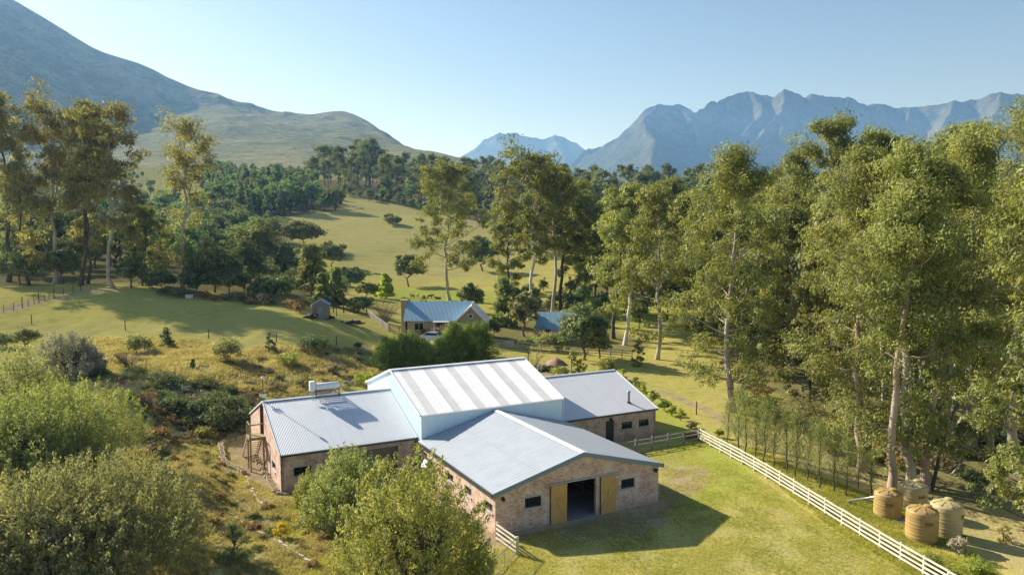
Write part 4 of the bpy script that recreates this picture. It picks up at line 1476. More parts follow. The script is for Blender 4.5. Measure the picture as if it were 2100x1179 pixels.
water_tank(tank_at(1830.5, 50.2, -.75), 1.74, 1.95, 'tank_tan', 'mustard water tank with the grey pipe lying on its lid', .2, -.55)
water_tank(tank_at(1882, 51.6, -.72), 1.82, 1.98, 'tank_green', 'beige green water tank farthest back, closest to the gum trunks', .9, -.75)
water_tank(tank_at(1903, 46.6, -.62), 1.84, 2.0, 'tank_tan', 'mustard water tank in front, beside the bleached dead shrub', .5, -.55)
water_tank(tank_at(1953, 47.6, -.62), 1.86, 2.0, 'tank_green', 'beige green water tank at the right end, farthest from the fence', 1.4, -.6)
a, b = G(1738, 1030), np.array([25.0, 49.4, 1.36])
t = thing('drain_pipe', 'grey pipe reaching from the bank onto the mustard water tank', 'pipe', a)
MB().tube([(0, 0, .12), tuple(b - a)], .075, 10).build('pipe', M['galv'], t, True)
t = thing('steel_sheet', 'flat grey sheet lying on the grass beside the front tanks', 'sheet', G(1838, 1068) + np.array([0, 0, .12]), -.75)
mb = MB().box(-.95, .95, -.32, .32, -.02, .02)
for k in range(9):
    mb.box(-.95, .95, -.3 + k * .07, -.28 + k * .07, .021, .034)
mb.build('panel', M['galv'], t)

# ---- cottage
HO = at_z(832, 690, 2.2)
t = thing('cottage', 'sandstone cottage with pale blue tin roof, tall chimney and white gable wing', 'house', HO, .0)
k_ = 1.0
hw = MB()
P = wall_panel(9.6, 2.45, .25, [(1.3, 2.7, .95, 2.05), (4.7, 5.6, -1, 2.1)])
placed(P, (0, 0, 0), EX)
hw.add(P.v, P.f)
P = wall_panel(6.2, 2.45, .25, [], 2.55)
placed(P, (-.003, 6.2, 0), (0, -1))
hw.add(P.v, P.f)
P = wall_panel(4.6, 2.3, .25, [(2.75, 3.3, .35, 2.0)], 2.25)
placed(P, (7.6, -1.3, 0), EX)
hw.add(P.v, P.f)
P = wall_panel(7.2, 2.3, .25, [])
placed(P, (12.2, -1.047, 0), EY)
hw.add(P.v, P.f)
P = wall_panel(1.1, 2.3, .25, [])
placed(P, (7.603, -.05, 0), (0, -1))
hw.add(P.v, P.f)
P = wall_panel(12.2, 2.4, .25, [])
placed(P, (12.19, 6.2, 0), (-1, 0))
hw.add(P.v, P.f)
hw.build('wall', M['stone_wall'], t)
roof_part('roof', [roof_sheet(-.25, 9.9, (3.1, 5.05), (-.35, 2.38), .2, .012), roof_sheet(-.25, 9.9, (3.1, 5.05), (6.5, 2.38), .2, .012)], M['blue_roof'], t)
roof_part('wing_roof', [roof_sheet(-1.55, 6.3, (9.9, 4.72), (7.3, 2.12), .2, .012, along='b'), roof_sheet(-1.55, 6.3, (9.9, 4.72), (12.5, 2.12), .2, .012, along='b')], M['white_roof'], t, 'bright white tin roof of the gable wing')
mb = MB()
for e in (7.28, 12.52):
    mb.beam((9.9, -1.58, 4.72), (e, -1.58, 2.1), .06, .2)
mb.build('barge_board', M['white_trim'], t)
mb = MB().box(-1.0, -.05, 2.4, 3.6, -.2, 5.1).box(-1.06, .01, 2.34, 3.66, 5.1, 5.28)
mb.build('chimney', M['stone_wall'], t)
for (x0, z0, w_, h_, y_) in ((1.3, .95, 1.4, 1.1, 0), (10.35, .35, .55, 1.65, -1.3)):
    f = window_unit(t, (x0, y_, z0), EX, w_, h_, 1, M['white_trim'], False, False, .08)
f = MB().box(9.5, 10.2, -1.34, -1.301, 2.95, 3.55).build('window', M['white_trim'], t)
MB().box(9.6, 10.1, -1.355, -1.341, 3.05, 3.45).build('pane', M['glass'], f)
MB().box(4.75, 5.55, .12, .17, .05, 2.05).build('door', M['brown_wood'], t)
MB().box(4.2, 6.6, -1.1, .0, 2.28, 2.36).box(4.3, 4.4, -1.0, -.9, 0, 2.28).box(6.4, 6.5, -1.0, -.9, 0, 2.28).build('porch', M['white_trim'], t)

# outbuilding with blue roof
p = at_z(1103, 697, .7)
t = thing('outbuilding', 'low outbuilding with blue tin roof half hidden by the dark round tree', 'outbuilding', p, -.05)
hw = MB()
hw.add(*(lambda P: (P.v, P.f))(placed(wall_panel(6.4, 1.9, .2, [(1.2, 2.0, -1, 1.7)]), (0, 0, 0), EX)))
hw.add(*(lambda P: (P.v, P.f))(placed(wall_panel(6.0, 1.9, .2, [], 2.2), (-.003, 6.0, 0), (0, -1))))
hw.add(*(lambda P: (P.v, P.f))(placed(wall_panel(6.0, 1.9, .2, [], 2.2), (6.403, 0, 0), EY)))
hw.build('wall', M['white_trim'], t)
roof_part('roof', [roof_sheet(-.3, 6.7, (3, 4.15), (-.4, 1.75), .2, .012), roof_sheet(-.3, 6.7, (3, 4.15), (6.4, 1.75), .2, .012)], M['blue_roof'], t)
MB().box(1.25, 1.95, .1, .15, 0, 1.7).build('door', M['brown_wood'], t)

# timber shed
p = G(657, 654)
t = thing('garden_shed', 'small grey timber shed with blue tin roof at the paddock edge', 'shed', p, .12)
mb = MB()
for k in range(12):
    mb.box(-1.15, 1.15, -.02 - .004 * (k % 2), .02, k * .17, k * .17 + .165)
    mb.box(-1.15, 1.15, 2.18, 2.22, k * .17, k * .17 + .165)
    for s in (-1, 1):
        mb.box(s * 1.15 - .02, s * 1.15 + .02, .021, 2.179, k * .17, k * .17 + .165)
mb.add([(-1.15, -.0, 2.04), (1.15, -.0, 2.04), (0, -.0, 2.72)], [(0, 1, 2)]).add([(-1.15, 2.2, 2.04), (1.15, 2.2, 2.04), (0, 2.2, 2.72)], [(2, 1, 0)])
mb.build('board_wall', M['shed_wood'], t)
roof_part('roof', [roof_sheet(-.2, 2.4, (0, 2.82), (-1.32, 2.02), .15, .02, along='b'), roof_sheet(-.2, 2.4, (0, 2.82), (1.32, 2.02), .15, .02, along='b')], M['blue_roof'], t)
d = MB().box(-.35, .35, -.06, -.026, .05, 1.85).build('door', M['rail_grey'], t)
MB().box(.2, .26, -.09, -.061, .9, 1.0).build('handle', M['black'], d)
MB().box(-.6, .6, -.5, -.07, -.1, .06).build('step', M['concrete'], t)


def log_pile(px, py, label, n, w_, rz, h=.9):
    t = thing('log_pile', label, 'log pile', G(px, py), rz)
    r = np.random.default_rng(px)
    for k in range(n):
        x_, z_ = r.uniform(-w_, w_), abs(r.normal(0, .33)) * h
        rr = r.uniform(.08, .16)
        z_ *= max(0, 1 - abs(x_) / w_)
        an = r.normal(0, .5)
        l = r.uniform(.4, .9)
        c, s = math.cos(an) * l, math.sin(an) * l
        y_ = r.normal(0, .3)
        MB().tube([(x_ - s, y_ - c, z_ + rr), (x_ + s, y_ + c, z_ + rr + r.normal(0, .06))], rr, 7).build('log', M['bark_dark'], t)


log_pile(637, 652, 'dark heap of logs against the left of the timber shed', 26, .8, .2)
log_pile(675, 654, 'dark logs leaning against the right of the timber shed', 14, .5, .5)
log_pile(715, 664, 'low dark pile of brushwood on the paddock right of the shed', 34, 2.2, .1, .7)
log_pile(1122, 759, 'long low pile of stones and logs behind the white hall', 60, 2.2, .2, .9)
# fences near shed and cottage
P = [G(x, y) for x, y in [(757, 650), (766, 657), (775, 664), (784, 671), (798, 680), (819, 684), (840, 687), (862, 688)]]
rail_fence('rail_fence', 'pale rail fence curving down from the shed to the cottage chimney', P, 1.2, (.3, .58, .86, 1.1), 'rail_grey', 'rail_grey', .14, (.06, .1))
P = [G(x, y) for x, y in [(672, 640), (684, 641), (705, 642), (727, 643), (752, 646)]]
rail_fence('rail_fence', 'dark two rail fence behind the timber shed', P, 1.4, (.7, 1.25), 'bark_dark', 'bark_dark', .16, (.06, .1))
P = [G(x, y) for x, y in [(990, 712), (1008, 712), (1027, 713), (1047, 713)]]
rail_fence('rail_fence', 'grey rail fence right of the conifer hedge', P, 1.2, (.35, .7, 1.05), 'rail_grey', 'rail_grey', .14, (.06, .1))
P = [G(x, y) for x, y in [(1062, 716), (1110, 722), (1160, 726), (1205, 727), (1230, 729), (1252, 731), (1275, 733), (1296, 735)]]
rail_fence('rail_fence', 'shaded rail fence below the dark round tree', P, 1.2, (.35, .7, 1.05), 'rail_grey', 'rail_grey', .14, (.06, .1))
p = G(1042, 714)
t = thing('picket_gate', 'small grey picket gate right of the conifer hedge', 'gate', p)
mb = MB()
for k in range(10):
    mb.box(-.8 + k * .17, -.8 + k * .17 + .11, -.02, .02, .05, 1.15)
mb.build('picket', M['sill'], t)
MB().box(-.85, .85, .021, .06, .3, .4).box(-.85, .85, .021, .06, .85, .95).build('rail', M['sill'], t)

# white car behind the hedge
p = G(892, 713)
t = thing('parked_car', 'white car parked behind the conifer hedge, only its roof showing', 'car', p + np.array([0, 0, .75]), 2.75)
prof = [(-2.05, .35), (-2.1, .75), (-1.95, .95), (-1.15, 1.05), (-.45, 1.48), (.9, 1.5), (1.65, 1.05), (2.02, .98), (2.1, .6), (2.05, .35)]
mb = MB()
n = len(prof)
for s, wf in ((-1, 0), (1, 0)):
    pass
vs = [(x_, s * (.82 - max(0, z_ - 1.0) * .38), z_) for s in (-1, 1) for x_, z_ in prof]
fs = [tuple(range(n)), tuple(range(2 * n - 1, n - 1, -1))] + [(i, (i + 1) % n, n + (i + 1) % n, n + i)[::-1] for i in range(n)]
mb.add(vs, fs).build('body', M['car_white'], t, bevel=.08)
mb = MB()
for s in (-1, 1):
    y1, y2 = s * .835, s * .68
    mb.add([(-.95, y1 - s * .02, 1.08), (1.4, y1 - s * .02, 1.08), (.82, y2, 1.42), (-.4, y2, 1.42)], [(0, 1, 2, 3)])
mb.add([(-1.13, -.7, 1.085), (-1.13, .7, 1.085), (-.5, .6, 1.47), (-.5, -.6, 1.47)], [(0, 1, 2, 3)]).add([(1.62, -.7, 1.09), (1.62, .7, 1.09), (.98, .6, 1.48), (.98, -.6, 1.48)], [(0, 1, 2, 3)])
mb.v = [(x_ * 1.02, y_ * 1.01, z_ + .01) for x_, y_, z_ in mb.v]
mb.build('window', M['glass'], t)
for x_ in (-1.3, 1.3):
    for s in (-1, 1):
        w_ = MB().tube([(x_, s * .66, .32), (x_, s * .86, .32)], .32, 18).build('wheel', M['rubber'], t)
        MB().tube([(x_, s * .861, .32), (x_, s * .875, .32)], .2, 14).build('rim', M['galv'], w_)
for s in (-1, 1):
    MB().box(-2.13, -2.0, s * .6 - .16, s * .6 + .16, .68, .8).build('headlight', M['white_metal'], t)

# earth mound
V = []
n = 26
g_ = Geo()
rr = np.linspace(0, 1, 12)
an = np.linspace(0, 2 * math.pi, n, endpoint=False)
R_, A_ = np.meshgrid(rr, an, indexing='ij')
X, Y = R_ * np.cos(A_) * 1.6, R_ * np.sin(A_) * 1.5
Z = .95 * (1 - R_ ** 1.15) + fbm(X * 2, Y * 2, 91, 3) * .12 - .1 * R_
i = np.arange(11)[:, None] * n
k = np.arange(n)[None]
Q = np.stack([i + k, i + (k + 1) % n, i + (k + 1) % n + n, i + k + n], -1).reshape(-1, 4)
M['soil'] = simple('reddish_soil', (.34, .21, .14), .95, nscale=8, nvar=.3, bump=.4)
o = link('soil_mound', quad_mesh('soil_mound', np.stack([X, Y, Z], -1).reshape(-1, 3), Q, None, True), M['soil'])
o.location = tuple(G(1140, 746))
tag(o, 'conical reddish soil heap on the grass behind the white hall', 'soil heap')

# ---- cattle


def animal_mesh(name, pose):
    """one skinned body: standing or lying calf"""
    lying = pose == 'lying'
    h = .36 if lying else .78
    V = [(0, 0, h), (.45, 0, h + .02), (-.45, 0, h), (.72, 0, h + .16 if not lying else h + .22), (.95, 0, h + .2 if not lying else h + .3), (1.14, 0, h + .06 if not lying else h + .2)]
    R = [.25, .25, .24, .15, .13, .075]
    E = [(0, 1), (0, 2), (1, 3), (3, 4), (4, 5)]
    for sx, root in ((.42, 1), (-.45, 2)):
        for s in (-1, 1):
            b = len(V)
            if lying:
                V += [(sx, s * .22, .2), (sx + .28, s * .27, .1), (sx + .05, s * .3, .06)]
            else:
                V += [(sx, s * .15, h - .2), (sx + (.03 if sx > 0 else -.07), s * .15, h * .46), (sx, s * .15, .02)]
            R += [.11, .06, .045]
            E += [(root, b), (b, b + 1), (b + 1, b + 2)]
    for s in (-1, 1):
        b = len(V)
        V += [(.9, s * .1, V[4][2] + .06), (.88, s * .22, V[4][2] + .08)]
        R += [.05, .03]
        E += [(4, b), (b, b + 1)]
    b = len(V)
    V += [(-.66, 0, h + .1), (-.72, 0, h - .3 if not lying else .15)]
    R += [.03, .03]
    E += [(2, b), (b, b + 1)]
    me = bpy.data.meshes.new(name)
    me.from_pydata(V, E, [])
    o = bpy.data.objects.new(name, me)
    COL.objects.link(o)
    sk_ = o.modifiers.new('skin', 'SKIN')
    for i_, r_ in enumerate(R):
        me.skin_vertices[0].data[i_].radius = (r_, r_)
    me.skin_vertices[0].data[0].use_root = True
    o.modifiers.new('sub', 'SUBSURF').levels = 1
    o.modifiers['sub'].render_levels = 1
    for p_ in me.polygons:
        p_.use_smooth = True
    return o


for px, py, pose, rz, mat, lab in [(846, 612, 'standing', 2.4, 'cow_brown', 'brown calf grazing at the left of the meadow herd'), (856, 610, 'standing', -1.3, 'cow_pale', 'brown and white calf facing the cottage from the meadow'),
                                   (882, 613, 'standing', .6, 'cow_brown', 'brown calf standing in the meadow behind the cottage roof'), (899, 614, 'lying', 3.0, 'cow_brown', 'brown calf lying down at the right of the meadow herd')]:
    o = animal_mesh('cow', pose)
    o.data.materials.append(M[mat])
    o.location = tuple(G(px, py))
    o.rotation_euler = (0, 0, rz)
    tag(o, lab, 'cow', 'calves in the bright meadow')

# trough, far shed, pylon
t = thing('water_trough', 'small white trough at the far edge of the left paddock', 'trough', G(388, 611), .3)
MB().box(-.55, .55, -.3, -.22, 0, .55).box(-.55, .55, .22, .3, 0, .55).box(-.55, -.47, -.22, .22, 0, .55).box(.47, .55, -.22, .22, 0, .55).box(-.47, .47, -.22, .22, .0, .4).build('basin', M['white_trim'], t)
t = thing('water_trough', 'tiny pale trough at the shaded top of the hill field', 'trough', G(733, 428), .1)
MB().box(-1.6, 1.6, -.5, -.4, .2, .9).box(-1.6, 1.6, .4, .5, .2, .9).box(-1.6, -1.5, -.4, .4, .2, .9).box(1.5, 1.6, -.4, .4, .2, .9).box(-1.5, 1.5, -.4, .4, .2, .7).build('basin', M['white_trim'], t)
t = thing('far_cottage', 'tiny white cottage among the plantation trees', 'house', G(576, 376), .3)
placed(wall_panel(7, 3, .3, []), (-3.5, -2, 0), EX).build('wall', M['white_trim'], t)
P = wall_panel(4.5, 3, .3, [], 1.6)
placed(P, (-3.5, 2.5, 0), (0, -1)).build('gable', M['white_trim'], t)
roof_part('roof', [roof_sheet(-4, 4, (.25, 4.7), (-2.4, 2.9), .4, .03), roof_sheet(-4, 4, (.25, 4.7), (2.9, 2.9), .4, .03)], M['blue_roof'], t)
pp = at_dist(1003, 362, 1150)
t = thing('lattice_pylon', 'faint steel lattice pylon on the hillside under the far mountain', 'pylon', pp)
mb = MB()
for sx in (-1, 1):
    for sy in (-1, 1):
        mb.beam((sx * 1.7, sy * 1.7, -2), (sx * .35, sy * .35, 20), .22, .22)
for k in range(6):
    z0, z1 = k * 3.3, (k + 1) * 3.3
    w0, w1 = 1.7 - 1.35 * z0 / 20, 1.7 - 1.35 * z1 / 20
    mb.beam((-w0, -w0, z0), (w1, -w1, z1), .14, .14).beam((w0, -w0, z0), (-w1, -w1, z1), .14, .14)
mb.build('mast', M['galv'], t)
for z in (15, 19):
    MB().beam((-3, 0, z), (3, 0, z), .22, .3).build('cross_arm', M['galv'], t)

# ================================================================== VEGETATION
def _unit(v):
    return v / (np.linalg.norm(v) + 1e-9)


def puff(geo, c, r, n, leaf, rg, flat=.7, tint=.5, aspect=.45, sub=6, up=.45, droop=False):
    """a leaf clump: small tufts spread over an ellipsoid"""
    m = max(1, n // sub)
    d = rg.normal(size=(sub, 3))
    d /= np.linalg.norm(d, axis=1)[:, None]
    d[:, 2] = d[:, 2] * .9 + .15
    cc = c + d * np.array([r, r, r * flat]) * rg.uniform(.45, .95, (sub, 1))
    p = np.repeat(cc, m, 0) + rg.normal(size=(sub * m, 3)) * np.array([r, r, r * flat]) * (.21 if droop else .27)
    nr = (p - c) / r + np.array([0, 0, up]) + rg.normal(size=p.shape) * .6
    tt = np.repeat(rg.normal(tint, .16, sub), m)
    ax = None
    if droop:
        ax = np.tile(np.array([[0, 0, -1.0]]), (len(p), 1)) + rg.normal(size=p.shape) * .55
        p[:, 2] -= np.abs(rg.normal(0, .12 * r, len(p)))
    geo.leaves(p, nr, leaf, rg, aspect, tt, ax)


def limb(geo, p, q, r0, r1, rg, n=5, sag=.12, k=5, wob=.035):
    p, q = np.array(p, float), np.array(q, float)
    t = np.linspace(0, 1, n)[:, None]
    L = np.linalg.norm(q - p)
    P = p + (q - p) * t + np.array([0, 0, -1.0]) * (sag * L) * (t * (1 - t)) * 2 + np.vstack([np.zeros(3), rg.normal(size=(n - 2, 3)) * L * wob, np.zeros(3)])
    geo.tube(P, np.linspace(r0, r1, n), k)
    return P


def gum(seed, H=30, crown0=.42, R=5.5, nb=26, nleaf=15000, leaf=.42, r0=None, lean=(0, 0), fork=0, shape='tall', rc=.075, flat=.75, low=0, k=6):
    """a eucalyptus: tall bole, rising limbs, leaf clumps held at the limb ends. Returns (trunk mesh data, crown mesh data)"""
    rg = np.random.default_rng(seed)
    W, Cc = Geo(), Geo()
    n = 16
    t = np.linspace(0, 1, n)
    wob = np.cumsum(rg.normal(size=(n, 2)), 0)
    wob -= wob[0]
    wob *= .0085 * H
    base_r = r0 or .0125 * H

    def leader(top, lean, wb, start=None):
        P = np.column_stack([wb[:, 0] + lean[0] * H * t ** 1.4, wb[:, 1] + lean[1] * H * t ** 1.4, t * top])
        if start is not None:
            i0 = start[0]
            off = start[1][i0] - P[i0]
            P = P + off
            return P[i0:]
        return P
    T = leader(H * .93, lean, wob)
    rad = base_r * ((1 - t) ** .85 * .93 + .07)
    rad[0] *= 1.35
    W.tube(T, rad, 9)
    leaders = [(T, rad, crown0)]
    for f in range(fork):
        i0 = int(n * rg.uniform(.38, .52))
        an = rg.uniform(0, 6.28)
        L2 = leader(H * rg.uniform(.82, .95), (lean[0] + math.cos(an) * .16, lean[1] + math.sin(an) * .16), wob * rg.uniform(.6, 1.2), (i0, T))
        r2 = np.linspace(rad[i0] * .75, .05, len(L2))
        W.tube(L2, r2, 7)
        leaders.append((L2, r2, .35))
    clumps = []
    for li, (P, rr, c0) in enumerate(leaders):
        m = nb if li == 0 else nb // 2
        for i in range(m):
            f = c0 + (1 - c0) * ((i + rg.uniform(0, .9)) / m) ** .92
            x = f * (len(P) - 1)
            a = int(min(x, len(P) - 2))
            p = P[a] + (P[a + 1] - P[a]) * (x - a)
            g = (f - c0) / (1 - c0)
            if shape == 'tall':
                L = R * (.62 + .5 * math.sin(math.pi * min(1, g * .95 + .08))) * (1 - .55 * g ** 3)
            elif shape == 'umbrella':
                L = R * (.45 + .75 * g) * (1 - .35 * max(0, g - .75) / .25)
            else:
                L = R * (1.05 - .85 * g)
            L *= rg.uniform(.5, 1.32)
            az = i * 2.39996 + li * 1.3 + rg.normal(0, .3)
            el = math.radians(18 + 42 * g + rg.normal(0, 9))
            d = np.array([math.cos(az) * math.cos(el), math.sin(az) * math.cos(el), math.sin(el)])
            q = p + d * L
            r_at = max(.035, np.interp(a, np.arange(len(rr)), rr) * .42)
            B = limb(W, p, q, r_at, .025, rg, 5, .10, 5)
            clumps.append((q, 1.0))
            for j in range(3 + (L > R * .7)):
                s = rg.uniform(.45, .98)
                y0 = s * (len(B) - 1)
                b = int(min(y0, len(B) - 2))
                pb = B[b] + (B[b + 1] - B[b]) * (y0 - b)
                dd = _unit(d + rg.normal(size=3) * .75 + np.array([0, 0, .15]))
                qb = pb + dd * L * rg.uniform(.25, .48)
                limb(W, pb, qb, r_at * .4, .012, rg, 4, .05, 4)
                clumps.append((qb, rg.uniform(.65, 1.0)))
        clumps.append((P[-1], 1.1))
        clumps.append((P[-1] + rg.normal(size=3) * .5, .9))
    for i in range(low):       # epicormic sprays low on the bole
        f = rg.uniform(.12, crown0)
        x = f * (n - 1)
        p = T[int(x)]
        az = rg.uniform(0, 6.28)
        q = p + np.array([math.cos(az), math.sin(az), .35]) * R * rg.uniform(.35, .8)
        limb(W, p, q, .06, .02, rg, 4, .1, 4)
        clumps.append((q, .8))
        clumps.append((q + rg.normal(size=3) * .8, .7))
    tot = sum(s * s for _, s in clumps)
    for c, s in clumps:
        puff(Cc, c, rc * H * s * rg.uniform(.6, 1.25), max(12, int(nleaf * s * s / tot)), leaf, rg, flat, rg.normal(.5, .13), .36, k + 2, .45, True)
    return W.mesh('trunk', True), Cc.mesh('crown')


def broad(seed, H=7, Wd=7, trunk=.25, n=60, nleaf=6000, leaf=.3, form='dome', r0=None, flat=.75, rc=.16, aspect=.5, stems=1):
    """a rounded or conical tree/shrub: clumps over a crown envelope, limbs from the bole to each"""
    rg = np.random.default_rng(seed)
    Wg, Cg = Geo(), Geo()
    base = r0 or .022 * H + .02
    axes = []
    for s in range(stems):
        an = rg.uniform(0, 6.28)
        o = np.array([math.cos(an), math.sin(an), 0]) * (.04 * Wd if stems > 1 else 0)
        tp = o * 5 + np.array([rg.normal(0, .03) * H, rg.normal(0, .03) * H, H * (.72 if form == 'dome' else .95)])
        P = limb(Wg, o, tp, base / math.sqrt(stems), base * .2, rg, 8, -.03, 7)
        axes.append(P)
    cl = []
    for i in range(n):
        if form == 'dome':
            d = rg.normal(size=3)
            d /= np.linalg.norm(d)
            d[2] = d[2] if d[2] > -.35 else -d[2] * .7
            rr = rg.uniform(.4, .9)
            c = np.array([d[0] * Wd / 2 * rr, d[1] * Wd / 2 * rr, H * (trunk + (1 - trunk) * (.42 + .50 * d[2] * rr + rg.normal(0, .03)))])
        elif form == 'cone':
            h = rg.uniform(0, 1) ** 1.25
            a = rg.uniform(0, 6.28)
            w_ = Wd / 2 * (1 - h) ** .8 * rg.uniform(.45, 1)
            c = np.array([math.cos(a) * w_, math.sin(a) * w_, H * (trunk + (1 - trunk) * h * .96)])
        else:  # column
            h = rg.uniform(0, 1)
            a = rg.uniform(0, 6.28)
            w_ = Wd / 2 * math.sin(math.pi * min(1, .18 + h * .85)) ** .6 * rg.uniform(.3, 1)
            c = np.array([math.cos(a) * w_, math.sin(a) * w_, H * (trunk + (1 - trunk) * h * .96)])
        cl.append(c)
    for i, c in enumerate(cl):
        P = axes[i % stems]
        j = int(np.argmin(np.abs(P[:, 2] - c[2] * .62)))
        limb(Wg, P[j], c, base * .3, .012, rg, 4, .08, 4)
        puff(Cg, c, rc * Wd * rg.uniform(.7, 1.25), nleaf // n, leaf, rg, flat, rg.normal(.5, .13), aspect, 5)
    return Wg.mesh('trunk', True), Cg.mesh('crown')


def bush(seed, H=6, Wd=9, shoots=420, per=70, leaf=.13, slen=1.1, width=.32, upb=.9, inner=.35, aspect=.38, trunk=.1, stems=5):
    """a big multi-stemmed bush whose surface is made of leafy upright shoots"""
    rg = np.random.default_rng(seed)
    Wg, Cg = Geo(), Geo()
    lump = rg.normal(size=(9, 3))
    lump /= np.linalg.norm(lump, axis=1)[:, None]
    lump[:, 2] = np.abs(lump[:, 2])
    amp = rg.uniform(-.2, .24, 9)
    st = []
    for s in range(stems):
        a = s * 2 * math.pi / stems + rg.uniform(0, .6)
        q = np.array([math.cos(a) * Wd * .27, math.sin(a) * Wd * .27, H * .6])
        st.append(limb(Wg, (math.cos(a) * .2, math.sin(a) * .2, -.1), q, .028 * H, .012 * H, rg, 7, -.12, 7))
    for i in range(shoots):
        d = rg.normal(size=3)
        d /= np.linalg.norm(d)
        d[2] = abs(d[2])
        if d[2] < .05 and rg.uniform() < .5:
            d[2] += .2
        env = 1 + (amp * np.clip((lump @ d - .55) / .45, 0, 1)).sum()
        rr = (rg.uniform(inner, 1) ** .45) * env
        base = np.array([d[0] * Wd / 2, d[1] * Wd / 2, d[2] * H * .86 + H * .06]) * rr
        dr = _unit(d * .6 + np.array([0, 0, upb]) + rg.normal(size=3) * .22)
        L = slen * rg.uniform(.6, 1.3)
        P0 = base - dr * L * .55
        s = rg.uniform(0, 1, per) ** .85
        off = rg.normal(size=(per, 3)) * (width * (1 - s * .78))[:, None]
        p = P0 + dr * (s * L)[:, None] + off
        nr = off / width * .8 + d * .35 + rg.normal(size=(per, 3)) * .6 + np.array([0, 0, .25])
        Cg.leaves(p, nr, leaf, rg, aspect, np.full(per, rg.normal(.5, .14)) + (s - .5) * .2, axis=dr * .8)
        if i % 4 == 0:
            sj = st[i % stems]
            limb(Wg, sj[rg.integers(3, 7)], P0, .007 * H, .006, rg, 4, .05, 4)
    return Wg.mesh('stem', True), Cg.mesh('foliage')


def wispy(seed, H=5, Wd=2.4, n=36, per=28, leaf=.6, aspect=.045, up=1.5):
    """young casuarina: thin bole, ascending plumes of fine needles"""
    rg = np.random.default_rng(seed)
    Wg, Cg = Geo(), Geo()
    P = limb(Wg, (0, 0, -.1), (rg.normal(0, .1), rg.normal(0, .1), H), .035 + .006 * H, .01, rg, 9, 0, 6, .008)
    for i in range(n):
        f = .16 + .82 * i / n
        x = f * 8
        a = int(min(x, 7))
        p = P[a] + (P[a + 1] - P[a]) * (x - a)
        az = i * 2.4 + rg.normal(0, .3)
        L = Wd * .55 * (1.05 - f * .75) * rg.uniform(.7, 1.25) + .15
        d = _unit(np.array([math.cos(az), math.sin(az), up + rg.normal(0, .15)]))
        q = p + d * L * 1.25
        limb(Wg, p, q, .012, .004, rg, 4, .06, 3)
        s = rg.uniform(.1, 1.1, per)
        c = p + (q - p) * s[:, None] + rg.normal(size=(per, 3)) * .10
        ax = d * .8 + rg.normal(size=(per, 3)) * .35 + np.array([0, 0, .15])
        Cg.leaves(c, rg.normal(size=(per, 3)), leaf, rg, aspect, np.full(per, rg.normal(.5, .15)), axis=ax)
    return Wg.mesh('trunk', True), Cg.mesh('crown')


def bare(seed, H=3, n=26, spread=1.2, up=.9):
    """leafless branching shrub"""
    rg = np.random.default_rng(seed)
    Wg = Geo()
    for i in range(n):
        a = rg.uniform(0, 6.28)
        q = np.array([math.cos(a) * spread * rg.uniform(.2, 1), math.sin(a) * spread * rg.uniform(.2, 1), H * rg.uniform(.55, 1) * up])
        P = limb(Wg, (rg.normal(0, .12), rg.normal(0, .12), 0), q, .03, .008, rg, 6, -.1, 4)
        for j in range(7):
            p = P[rg.integers(2, 6)]
            limb(Wg, p, p + _unit(rg.normal(size=3) + np.array([math.cos(a), math.sin(a), 1.0])) * H * rg.uniform(.15, .4), .012, .005, rg, 4, 0, 3)
    return Wg.mesh('branches', True)


def plant(name, label, cat, pos, meshes, mats, scale=1.0, rz=0.0, group=None, names=('trunk', 'crown'), tilt=None):
    t = thing(name, label, cat, pos, rz, group, scale)
    if tilt is not None:
        t.rotation_euler = (tilt[0], tilt[1], rz)
    for nm, me, mt in zip(names, meshes, mats):
        if not len(me.materials):
            me.materials.append(mt)
        o = bpy.data.objects.new(nm, me)
        COL.objects.link(o)
        o.parent = t
    return t


def px_w(p, w):
    """metres across for w photo pixels at ground point p"""
    return w * p[1] / F_PX


def scatter_px(poly, n, seed, mind=6.0):
    """n points on the ground inside the area outlined on the photo"""
    W = gpoly(poly)
    r = np.random.default_rng(seed)
    out = []
    lo, hi = W.min(0), W.max(0)
    tries = 0
    while len(out) < n and tries < n * 60:
        tries += 1
        q = r.uniform(lo, hi)
        if poly_sd(q[0], q[1], W) < 0 and all((q[0] - o[0]) ** 2 + (q[1] - o[1]) ** 2 > mind ** 2 for o in out):
            out.append(q)
    return [np.array([q[0], q[1], tz(q[0], q[1]) - .2]) for q in out]


# ---------------- hero gums: base px, base py, top py, crown width px, options, label
def hero(seed, bx, by, ty, wpx, label, mat='gum', bark='bark', group=None, G0=None, **kw):
    p = G(bx, by) if G0 is None else G0
    H = top_h(p, ty) * 1.0
    R = px_w(p, wpx) / 2 * .80
    kw.setdefault('leaf', float(np.clip(p[1] * .0040, .26, .62)))
    me = gum(seed, H=H, R=R, **kw)
    return plant('gum_tree', label, 'gum tree', p - np.array([0, 0, .15]), me, (M[bark], M[mat]), 1.0, 0, group)


